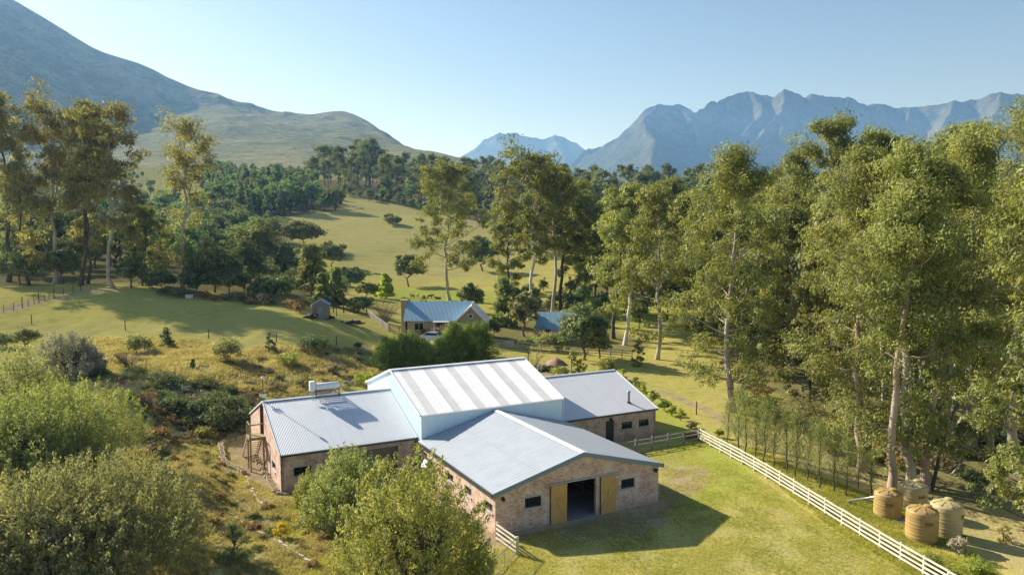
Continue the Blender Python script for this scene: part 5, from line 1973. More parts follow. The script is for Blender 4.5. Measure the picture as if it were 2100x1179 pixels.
U = dict(shape='umbrella', nb=24, flat=.6, nleaf=17000, rc=.068)
hero(11, 18, 578, 207, 110, 'tall gum cut by the left edge of the picture with a domed top', 'gum_grey', 'bark_dark', crown0=.5, **U)
hero(12, 113, 583, 224, 170, 'broad forked gum second from the left edge, dense domed crown', 'gum_grey', 'bark', crown0=.42, fork=1, **U)
hero(13, 166, 586, 219, 105, 'slender gum with a flat topped tuft rising behind the broad forked gum', 'gum_grey', 'bark_dark', crown0=.55, **U)
hero(14, 232, 590, 240, 160, 'dark trunked gum with a layered crown, right end of the left cluster', 'gum_grey', 'bark', crown0=.36, **{**U, 'nleaf': 16000, 'nb': 28})
hero(15, 374, 592, 256, 125, 'lone leaning gum with two separate round heads above the left paddock', 'gum_grey', 'bark', crown0=.58, fork=1, shape='umbrella', nb=14, nleaf=9500, flat=.75, low=16, lean=(.03, 0))
hero(16, 180, 582, 330, 90, 'shorter gum between the forked gum and the layered gum', 'gum_grey', 'bark_dark', crown0=.3, nb=20, nleaf=9000)
hero(17, 60, 585, 330, 120, 'shorter grey gum filling behind the left edge gums', 'gum_grey', 'bark_dark', crown0=.22, nb=24, nleaf=11000, low=6)
hero(18, 292, 586, 425, 100, 'low spreading gum right of the layered gum', 'gum', 'bark_dark', crown0=.2, nb=22, nleaf=9000)

T = dict(shape='tall', nleaf=20000, rc=.064, k=6, flat=.65)
hero(21, 922, 616, 334, 172, 'tall slim gum standing behind the cottage roof, nearest the meadow', 'gum', 'bark', crown0=.22, nb=34, **{**T, 'nleaf': 22000})
hero(22, 1086, 656, 340, 165, 'tall pale trunked gum behind the blue roofed outbuilding', 'gum', 'bark_pale', crown0=.40, nb=26, fork=1, **{**T, 'shape': 'umbrella'})
hero(23, 1133, 648, 336, 140, 'straight gum just right of the pale trunked gum, trunk bare for half its height', 'gum', 'bark', crown0=.44, nb=26, **T)
hero(24, 1152, 640, 330, 130, 'thin dark gum close behind the straight bare trunked gum', 'gum', 'bark_dark', crown0=.48, nb=24, **T)
hero(25, 1258, 694, 380, 120, 'dark trunked gum just left of the palest bole above the dark round tree', 'gum', 'bark_dark', crown0=.36, nb=26, low=5, **T)
hero(26, 1281, 708, 372, 140, 'gum with the palest straight bole, right of the dark round tree', 'gum', 'bark_pale', crown0=.40, nb=26, low=3, **T)
hero(27, 1347, 737, 378, 170, 'gum on the lawn edge with a reddish trunk foot', 'gum', 'bark', crown0=.34, nb=30, low=6, **T)
hero(28, 1220, 640, 415, 120, 'bushy gum behind the dark round tree', 'gum', 'bark_dark', crown0=.25, nb=24, **T)
hero(29, 1400, 668, 392, 160, 'dense green gum filling behind the lawn edge gum', 'gum', 'bark', crown0=.22, nb=30, **T)
hero(30, 1503, 845, 288, 235, 'big gum standing alone left of the grove, whole trunk visible to the top', 'gum', 'bark', crown0=.20, nb=40, shape='tall', nleaf=44000, low=12, rc=.060, k=7)
for sd_, bx, by, ty, w_, lab, bk in [
        (63, 1185, 610, 392, 110, 'grey green gum behind the leaning curved stem', 'bark'), (64, 1318, 640, 385, 130, 'gum filling between the palest bole and the lawn edge gum', 'bark_dark'),
        (65, 1372, 622, 366, 130, 'rounded gum head behind the lawn edge gum', 'bark_dark'), (66, 1436, 640, 375, 130, 'gum behind the left side of the big lone gum', 'bark'),
        (67, 1040, 600, 400, 90, 'narrow dark gum left of the pale trunked gum', 'bark_dark'), (68, 1575, 660, 350, 150, 'gum close behind the right side of the big lone gum', 'bark'),
        (69, 1600, 700, 300, 160, 'tall gum in the gap between the big lone gum and the grove', 'bark'), (70, 1460, 600, 372, 110, 'far bushy gum behind the big lone gum', 'bark_dark'),
        (71, 1245, 600, 400, 110, 'bushy gum far behind the palest bole', 'bark_dark'), (72, 1530, 640, 420, 120, 'pale leafy gum seen through the big lone gum', 'bark')]:
    hero(sd_, bx, by, ty, w_, lab, 'gum', bk, None, crown0=.16, nb=30, low=4, **T)
p_ = G(1148, 640)
t = gum(31, H=19, R=4.5, crown0=.62, nb=12, nleaf=4500, leaf=.5, lean=(.62, 0))
plant('gum_tree', 'thin gum with a strongly leaning curved trunk, crossing toward the right', 'gum tree', p_, t, (M['bark_dark'], M['gum']))

# right grove: big gums behind and beside the water tanks
GR = 'gums of the grove on the right'
Rk = dict(shape='tall', k=7, rc=.062, flat=.65)
for sd_, bx, by, ty, w_, lab, c0, nbb, nl, mt, bk, low in [
        (41, 1768, 966, 272, 235, 'grove gum with a reddish trunk foot, left of the tank trunks', .30, 46, 40000, 'gum_gold', 'bark_red', 16),
        (42, 1829, 1007, 300, 170, 'thick trunked grove gum directly behind the pipe tank', .48, 36, 20000, 'gum', 'bark_red', 8),
        (43, 1868, 1000, 262, 210, 'grove gum with a smooth white trunk behind the back tank', .34, 44, 38000, 'gum_gold', 'bark', 12),
        (44, 1897, 1003, 300, 230, 'brown twin stemmed grove gum right of the white trunk', .38, 40, 30000, 'gum', 'bark_red', 10),
        (45, 1993, 920, 240, 250, 'grove gum standing on the brown litter right of the tanks', .30, 44, 36000, 'gum_gold', 'bark', 12),
        (46, 2078, 962, 175, 240, 'tallest grove gum, its crown cut by the right edge', .28, 46, 38000, 'gum_gold', 'bark', 14),
        (47, 1690, 735, 238, 270, 'grove gum with a domed head rising above the left of the grove', .30, 44, 34000, 'gum_gold', 'bark', 12),
        (48, 1790, 740, 262, 260, 'grove gum with a broad golden crown behind the reddish one', .28, 44, 32000, 'gum_gold', 'bark', 10),
        (49, 1895, 760, 252, 260, 'grove gum in the second row under the long skyline of crowns', .26, 44, 32000, 'gum_gold', 'bark', 10),
        (50, 1985, 770, 238, 270, 'golden grove gum in the second row near the right edge', .26, 44, 32000, 'gum_gold', 'bark', 10),
        (51, 1625, 770, 420, 190, 'lower grove gum beside the big lone gum, drooping pale foliage', .18, 36, 22000, 'gum', 'bark', 10),
        (52, 1660, 850, 560, 230, 'short bushy grove gum in front of the left grove trunks', .15, 34, 22000, 'gum', 'bark_dark', 8),
        (53, 1755, 850, 520, 240, 'short leafy grove gum with silvery hanging sprays', .15, 36, 26000, 'gum_grey', 'bark', 8),
        (54, 2110, 1090, 640, 240, 'young gum leaning in over the lower right edge', .18, 34, 20000, 'gum', 'bark_dark', 8),
        (55, 1930, 880, 480, 240, 'mid height grove gum filling between the tank trunks', .22, 36, 24000, 'gum', 'bark', 8),
        (56, 2040, 860, 470, 240, 'mid height grove gum behind the right litter slope', .20, 36, 24000, 'gum', 'bark', 8)]:
    hero(sd_, bx, by, ty, w_, lab, mt, bk, GR, crown0=c0, nb=int(nbb * .7), nleaf=nl, low=low, **Rk)
t = gum(57, H=13, R=2.2, crown0=.7, nb=9, nleaf=3500, leaf=.28, lean=(.36, .05), r0=.14)
plant('gum_tree', 'slim leaning gum stem right of the twin stemmed grove gum', 'gum tree', G(1910, 1004), t, (M['bark_dark'], M['gum']), 1, 0, GR)
# deeper grove trunks, copies of two gums
protoA, protoB = gum(61, H=26, R=4.6, crown0=.35, nb=30, nleaf=13000, leaf=.42, low=6), gum(62, H=26, R=4.2, crown0=.45, nb=26, nleaf=12000, leaf=.42, low=4)
r = np.random.default_rng(5)
deep = [(1560, 690), (1600, 715), (1642, 702), (1661, 690), (1682, 719), (1700, 690), (1718, 710), (1736, 742), (1750, 700), (1838, 730), (1860, 800), (1940, 812), (1958, 842), (1975, 745), (2012, 815),
        (2030, 930), (2060, 780), (2090, 850), (2125, 760), (2150, 900), (2180, 820), (1470, 668), (1440, 645), (1520, 660), (1820, 690), (1910, 700), (2010, 700), (2090, 690), (1590, 655), (2140, 1000), (2200, 950)]
protoC = gum(65, H=25, R=2.6, crown0=.62, nb=16, nleaf=5200, leaf=.40, rc=.062, r0=.2, k=6)
fC = None
for k, (bx, by, s) in enumerate([(1572, 720, .9), (1612, 742, 1), (1632, 760, .9), (1668, 742, 1.05), (1684, 780, .95), (1708, 770, 1), (1722, 800, .9), (1745, 790, 1.05), (1762, 828, .95), (1786, 800, 1), (1802, 850, .9), (1815, 790, 1),
                                 (1848, 870, .95), (1882, 850, 1), (1905, 880, .9), (1925, 860, 1), (1948, 890, .95), (1968, 870, 1.02), (2008, 905, .95), (2024, 880, 1), (2052, 905, .95), (2070, 890, 1), (2088, 925, 1.02), (2098, 900, .95)]):
    p = G(bx, by)
    if fC is None:
        fC = plant('gum_tree', 'thin gum with a bare pale stem and small high crown inside the grove', 'gum tree', p, protoC, (M['bark_pale'], M['gum_gold']), s, k * 1.9, 'thin pale stems inside the right grove')
    else:
        dup(fC, p, k * 1.9, (s * .95, s * .95, s))
for k, q in enumerate(scatter_px([(1560, 690), (1600, 790), (1760, 860), (2000, 920), (2110, 900), (2110, 720), (1700, 690)], 30, 75, 2.6)):
    s = r.uniform(.85, 1.08)
    dup(fC, q, k * 2.3, (s * r.uniform(.85, 1.15), s * r.uniform(.85, 1.15), s))
first = {}
for k, (bx, by) in enumerate(deep):
    p = G(bx, by)
    s = r.uniform(.78, 1.02) * (1.0 if p[1] < 130 else .95)
    v = k % 2
    if v not in first:
        first[v] = plant('gum_tree', 'pale stemmed gum deep in the shaded grove, among many alike', 'gum tree', p, (protoA, protoB)[v], (M['bark'], M['gum_gold' if v else 'gum']), s, r.uniform(0, 6.28), 'pale gums deep inside the right grove')
    else:
        dup(first[v], p, r.uniform(0, 6.28), (s, s, s * r.uniform(.9, 1.08)))

# ---------------- mid-distance trees by the field
def tree(seed, name, label, cat, bx, by, ty, wpx, mat, form='dome', bark='bark_dark', n=60, nleaf=6500, trunk=.2, group=None, stems=1, rc=.15, flat=.75, pos=None, leafk=.0036):
    p = G(bx, by) if pos is None else pos
    H = top_h(p, ty)
    me = broad(seed, H, px_w(p, wpx), trunk, n, nleaf, float(np.clip(p[1] * leafk, .14, .9)), form, None, flat, rc, .5, stems)
    return plant(name, label, cat, p - np.array([0, 0, .1]), me, (M[bark], M[mat]), 1, 0, group)


for sd_, bx, by, ty, w_, mat, form, n_, lab in [
        (101, 622, 512, 450, 82, 'oak', 'dome', 70, 'rounded dark oak at the left edge of the hill field'),
        (102, 680, 548, 492, 62, 'oak', 'dome', 60, 'dark umbrella shaped oak just below the rounded oak'),
        (103, 640, 605, 500, 80, 'gum', 'cone', 80, 'bright green cone shaped tree above the timber shed'),
        (104, 592, 575, 500, 60, 'dark_leaf', 'column', 60, 'dark bluish tree left of the bright cone shaped tree'),
        (105, 530, 568, 440, 85, 'gum', 'dome', 80, 'tall mixed green gum like tree in the middle of the left wood'),
        (106, 440, 600, 482, 120, 'dark_leaf', 'dome', 90, 'broad dark tree right of the lone two headed gum'),
        (107, 500, 592, 480, 90, 'dark_leaf', 'dome', 80, 'dark dense tree under the mixed green tree'),
        (108, 838, 588, 514, 62, 'oak', 'dome', 55, 'small open crowned tree standing on the field edge behind the meadow'),
        (109, 806, 462, 440, 36, 'oak', 'dome', 40, 'lone dark round bush out on the hill field'),
        (110, 797, 458, 431, 20, 'gum', 'dome', 26, 'small pale tree touching the lone round bush on the field'),
        (111, 688, 432, 378, 44, 'oak', 'dome', 60, 'dark tree at the shaded top left of the hill field'),
        (112, 666, 432, 398, 34, 'pine', 'dome', 44, 'grey green tree beside the dark tree at the top of the field'),
        (113, 990, 556, 472, 70, 'dark_leaf', 'dome', 60, 'shaded tree between the two tall gums beyond the meadow'),
        (114, 660, 622, 560, 42, 'casuarina', 'cone', 50, 'feathery pale conifer right behind the timber shed'),
        (115, 690, 628, 545, 46, 'casuarina', 'cone', 50, 'taller feathery conifer right of the pale one behind the shed'),
        (116, 752, 612, 572, 46, 'oak', 'dome', 40, 'brownish rounded shrub tree above the rail fence'),
        (117, 790, 612, 560, 42, 'lime', 'cone', 46, 'fresh green small tree at the left of the meadow'),
        (118, 720, 588, 545, 60, 'dark_leaf', 'dome', 46, 'low dark thicket below the field edge'),
        (119, 965, 640, 575, 56, 'dark_leaf', 'dome', 50, 'dark leafy tree right behind the cottage gable'),
        (120, 1035, 668, 560, 66, 'casuarina', 'cone', 70, 'tall feathery casuarina right of the cottage'),
        (121, 1075, 690, 590, 60, 'bush_olive', 'dome', 60, 'olive feathery tree left of the blue roofed outbuilding'),
        (122, 1197, 738, 612, 104, 'dark_leaf', 'dome', 110, 'big dark round tree covering the outbuilding end'),
        (123, 1230, 735, 660, 50, 'dark_leaf', 'dome', 50, 'low dark tree at the right foot of the big round tree'),
        (124, 735, 640, 602, 60, 'dark_leaf', 'dome', 44, 'dark shrub thicket behind the two rail fence'),
        (125, 560, 612, 560, 90, 'dark_leaf', 'dome', 60, 'dark rounded thicket along the top of the left paddock'),
        (126, 330, 596, 555, 70, 'dark_leaf', 'dome', 44, 'dark low bush at the foot of the lone gum'),
        (127, 405, 602, 545, 60, 'dark_leaf', 'dome', 50, 'small tree with pale stem right of the lone gum trunk'),
        (128, 1115, 690, 655, 40, 'hedge', 'dome', 30, 'green shrub in front of the outbuilding wall'),
        (129, 1370, 660, 560, 60, 'gum', 'dome', 60, 'light leafy young tree beyond the lawn edge gum'),
        (130, 1440, 700, 640, 80, 'gum', 'dome', 60, 'low leafy tree left of the big lone gum'),
        (131, 1300, 620, 550, 80, 'oak', 'dome', 60, 'shaded tree behind the pale boled gums'),
        (132, 470, 605, 545, 80, 'oak', 'dome', 50, 'olive shrub tree under the left wood'),
        (133, 130, 582, 500, 90, 'dark_leaf', 'dome', 50, 'dark understorey tree behind the forked gum'),
        (134, 270, 590, 520, 70, 'dark_leaf', 'dome', 50, 'dark understorey tree right of the layered gum trunk'),
        (135, 40, 584, 505, 100, 'dark_leaf', 'dome', 60, 'dark understorey tree at the left edge of the wood'),
        (136, 1165, 655, 632, 36, 'lime', 'dome', 30, 'yellow green palm like tuft above the outbuilding roof')]:
    tree(sd_, 'tree', lab, 'tree', bx, by, ty, w_, mat, form, n=n_, nleaf=n_ * 110, trunk=.05 if mat in ('dark_leaf', 'casuarina', 'hedge') or sd_ in (109, 110, 111, 112, 116) else .16)

# woodland and forests as copies of small trees
def grove(protos, spots, name, label, cat, group, seed, smin, smax, mats, bark='bark_dark'):
    r = np.random.default_rng(seed)
    first = {}
    for k, p in enumerate(spots):
        v = int(r.integers(len(protos)))
        s = r.uniform(smin, smax)
        sc = (s * r.uniform(.85, 1.15), s * r.uniform(.85, 1.15), s)
        if v not in first:
            first[v] = plant(name, label, cat, p, protos[v], (M[bark], M[mats[v % len(mats)]]), sc, r.uniform(0, 6.28), group)
        else:
            dup(first[v], p, r.uniform(0, 6.28), sc)


fg = [gum(201 + k, H=22, R=5.5, crown0=.28, nb=14, nleaf=2600, leaf=1.25, rc=.10, k=4) for k in range(4)]
fd = [broad(211 + k, 17, 9, .08, 34, 2000, 1.1, 'dome', rc=.19) for k in range(3)]
pn = [broad(221 + k, 15, 6.5, .06, 36, 1900, .95, 'cone', rc=.19) for k in range(3)]
wd = [broad(231 + k, 12, 9, .06, 40, 3000, .75, 'dome', rc=.18) for k in range(3)]
grove(fg, scatter_px([(720, 400), (900, 425), (1060, 440), (1200, 452), (1460, 460), (1460, 412), (1200, 398), (960, 380), (800, 376), (700, 374), (640, 376), (620, 384)], 120, 31, 9), 'gum_tree',
      'far gum in the forest belt along the crest above the hill field', 'gum tree', 'far gums of the crest forest', 32, .7, 1.25, ['far_gum'])
grove(fd, scatter_px([(850, 430), (1000, 446), (1200, 470), (1460, 478), (1460, 425), (1200, 410), (960, 400), (760, 408)], 90, 33, 8), 'forest_tree',
      'rounded tree along the front of the crest forest', 'tree', 'rounded trees of the crest forest', 34, .45, .9, ['far_gum', 'pine'])
def along_px(L, n, jit, seed):
    r = np.random.default_rng(seed)
    W = gpoly(L)
    seg = np.r_[0, np.cumsum(np.linalg.norm(np.diff(W, axis=0), axis=1))]
    out = []
    for u in np.linspace(0, seg[-1], n):
        q = np.array([np.interp(u, seg, W[:, 0]), np.interp(u, seg, W[:, 1])]) + r.normal(0, jit, 2)
        out.append(np.array([q[0], q[1], tz(q[0], q[1]) - .3]))
    return out


grove(fd, along_px([(700, 398), (760, 409), (850, 427), (960, 446), (1060, 462), (1200, 478)], 64, 4, 57), 'forest_tree', 'low bushy tree on the crest line where the hill field ends', 'tree', 'bushy trees along the crest line', 58, .22, .48, ['far_gum', 'pine'])
grove(fd, along_px([(600, 440), (650, 434), (690, 425), (660, 405)], 16, 3, 59), 'forest_tree', 'low bushy tree at the shaded top corner of the hill field', 'tree', 'bushy trees at the field corner', 60, .2, .45, ['pine', 'far_gum'])
grove(fg, scatter_px([(730, 384), (770, 386), (775, 376), (735, 374)], 5, 35, 5), 'gum_tree', 'tall far gum in the clump standing above the crest forest', 'gum tree', 'tall far gums of the raised clump', 36, 1.35, 1.7, ['far_gum'])
grove(pn + fd[:2], scatter_px([(425, 452), (520, 452), (590, 440), (640, 428), (655, 404), (600, 388), (500, 376), (425, 370)], 170, 37, 6), 'plantation_tree',
      'pointed plantation tree in the dense block left of the hill field', 'tree', 'plantation trees left of the field', 38, .65, 1.15, ['pine', 'far_gum', 'pine', 'pine', 'far_gum'])
grove(wd, scatter_px([(-60, 560), (120, 568), (330, 570), (450, 560), (560, 540), (580, 480), (430, 455), (200, 420), (-60, 420)], 240, 39, 5.5), 'woodland_tree',
      'dark bushy tree in the wooded slope behind the left gums', 'tree', 'bushy trees of the wooded slope', 40, .65, 1.35, ['dark_leaf', 'pine', 'far_gum'])
grove(fd, scatter_px([(-60, 420), (420, 400), (430, 362), (-60, 362)], 70, 41, 9), 'forest_tree', 'small far tree at the foot of the left hillside', 'tree', 'far trees below the left hillside', 42, .35, .7, ['pine', 'far_gum'])
grove(fd, scatter_px([(430, 362), (640, 368), (650, 352), (430, 348)], 46, 43, 12), 'forest_tree', 'tiny far tree on the open ground above the plantation', 'tree', 'tiny far trees above the plantation', 44, .3, .6, ['pine', 'far_gum'])
grove(fg, scatter_px([(1460, 470), (2150, 500), (2150, 445), (1460, 425)], 60, 45, 9), 'gum_tree', 'far gum closing the view behind the right grove', 'gum tree', 'far gums behind the right grove', 46, .8, 1.2, ['far_gum'])
grove(wd, scatter_px([(1020, 640), (1480, 640), (1480, 600), (1020, 596)], 14, 47, 9), 'woodland_tree', 'small dark tree along the far side of the bright meadow', 'tree', 'small trees beyond the meadow', 48, .3, .55, ['dark_leaf', 'pine', 'far_gum'])
grove(wd, scatter_px([(500, 600), (700, 615), (720, 590), (600, 560), (500, 560)], 22, 49, 5), 'woodland_tree', 'low thicket tree at the foot of the field', 'tree', 'thicket trees below the field', 50, .25, .5, ['dark_leaf', 'pine', 'far_gum'])

mg = [gum(241 + k, H=22, R=5.2, crown0=.18, nb=20, nleaf=6500, leaf=.75, rc=.085, k=5, low=3) for k in range(3)]
grove(mg, scatter_px([(1190, 580), (1300, 600), (1480, 620), (1500, 520), (1300, 490), (1180, 500)], 44, 51, 7.5), 'gum_tree', 'leafy gum in the dense belt beyond the lawn edge gums', 'gum tree', 'gums of the belt beyond the lawn', 52, .7, 1.1, ['gum'])
grove(mg, scatter_px([(1010, 520), (1190, 530), (1180, 490), (1020, 480)], 12, 53, 9), 'gum_tree', 'gum on the field edge behind the tall pale trunked gums', 'gum tree', 'gums on the right edge of the field', 54, .6, .85, ['gum'])

grove(mg, scatter_px([(1395, 690), (1460, 700), (1560, 760), (1680, 780), (1720, 650), (1400, 620)], 20, 76, 4.5), 'gum_tree', 'leafy gum filling the edge of the right grove behind the big lone gum', 'gum tree', 'gums along the edge of the right grove', 77, .75, 1.05, ['gum'])

# ---------------- conifer hedge in front of the cottage
hp = [broad(301 + k, 5.2, 4.6, .02, 74, 7000, .26, ('cone', 'column', 'cone')[k], rc=.15, aspect=.3, flat=1.35) for k in range(3)]
labs = ['left end conifer of the hedge, leaning over the dry bank', 'second conifer of the hedge from the left end', 'third conifer of the hedge, below the curved fence', 'hedge conifer below the cottage chimney',
        'hedge conifer left of the white car', 'low hedge conifer in front of the left side of the car', 'low hedge conifer in front of the right side of the car', 'hedge conifer right of the white car',
        'hedge conifer below the cottage porch', 'hedge conifer under the left of the cottage gable', 'hedge conifer under the cottage gable peak', 'second conifer from the right end of the hedge',
        'right end conifer of the hedge by the picket gate', 'small hedge conifer in front of the left end']
for k, (bx, by, s) in enumerate([(792, 753, .80), (808, 751, .70), (825, 750, .84), (841, 748, .72), (857, 746, .80), (874, 749, .66), (899, 746, .62), (916, 743, .80), (932, 740, .90), (948, 738, .80), (962, 736, .96), (977, 733, .84), (993, 731, .88),
                                 (782, 758, .58)]):
    p = G(bx, by)
    t = plant('hedge_conifer', labs[k], 'conifer', p, hp[k % 3], (M['bark_dark'], M['hedge']), (s * (.92 if k % 3 == 1 else 1.15), s * (.92 if k % 3 == 1 else 1.15), s * (.9, 1.0, .96, 1.08, .85)[k % 5]), k * 1.3, 'conifers of the hedge before the cottage', ('trunk', 'crown'))

grove(wd, scatter_px([(1000, 630), (1130, 650), (1300, 690), (1340, 700), (1300, 650), (1150, 620), (1010, 610)], 16, 55, 4), 'woodland_tree', 'leafy understorey tree among the gum boles right of the cottage', 'tree', 'understorey among the boles', 56, .28, .5, ['oak', 'bush_olive', 'pine'])
# ---------------- big foreground bushes
def fbush(seed, label, pos, H, Wd, mat, name='bush', cat='bush', **kw):
    me = bush(seed, H, Wd, **kw)
    return plant(name, label, cat, pos, me, (M['bark_dark'], M[mat]), 1, 0, None, ('stem', 'foliage'))


pA = at_z(858, 1225, 0)
fbush(401, 'large yellow green bush in the foreground before the front wing wall', pA, top_h(pA, 982), px_w(pA, 315), 'bush', shoots=560, per=62, leaf=.19, slen=1.0, width=.27)
pB = at_z(712, 1062, 0)
fbush(402, 'grey green bush with upright shoots before the left wing garage opening', pB, top_h(pB, 940), px_w(pB, 168), 'bush_soft', shoots=420, per=60, leaf=.18, slen=1.25, width=.24, upb=1.3)
pE = at_z(640, 1035, 0)
fbush(403, 'low green bush at the corner window of the left wing', pE, top_h(pE, 978), px_w(pE, 64), 'bush', shoots=150, per=70, leaf=.13, slen=.9, width=.22, upb=1.2)
pC = np.array([-23.2, 38, tz(-23.2, 38)])
fbush(404, 'huge dusty olive bush filling the lower left corner', pC, top_h(pC, 985), 13.2, 'bush_olive', shoots=1150, per=62, leaf=.19, slen=1.45, width=.27, upb=.85)
pD = np.array([-32, 50, tz(-32, 50)])
fbush(405, 'large fresh green bush with upright shoots behind the huge olive bush', pD, top_h(pD, 815), 12.5, 'bush_soft', shoots=950, per=62, leaf=.20, slen=1.5, width=.30, upb=1.3)
pF = np.array([-38, 58, tz(-38, 58)])
fbush(406, 'dusty pale bush at the left edge behind the fresh green bush', pF, top_h(pF, 725), 6.5, 'bush_olive', shoots=300, per=60, leaf=.2, slen=1.2, width=.34)
pS = G(150, 772)
fbush(407, 'silvery leaved round bush on the bank below the paddock', pS, top_h(pS, 676), px_w(pS, 138), 'silver', shoots=420, per=60, leaf=.2, slen=.9, width=.26, upb=.5)
pK = G(482, 1148)
me = broad(408, top_h(pK, 1072), px_w(pK, 92), .02, 46, 6500, .11, 'cone', rc=.15, aspect=.3, flat=.5)
plant('shrub', 'small dark spiky conifer shrub at the bottom beside the olive bush', 'shrub', pK, me, (M['bark_dark'], M['dark_leaf']))
pY = G(575, 1102)
me = broad(409, 1.0, 1.3, .02, 22, 1500, .1, 'dome', rc=.17)
plant('shrub', 'small bright yellow flowering shrub on the rough grass', 'shrub', pY, me, (M['twig'], M['yellow']))

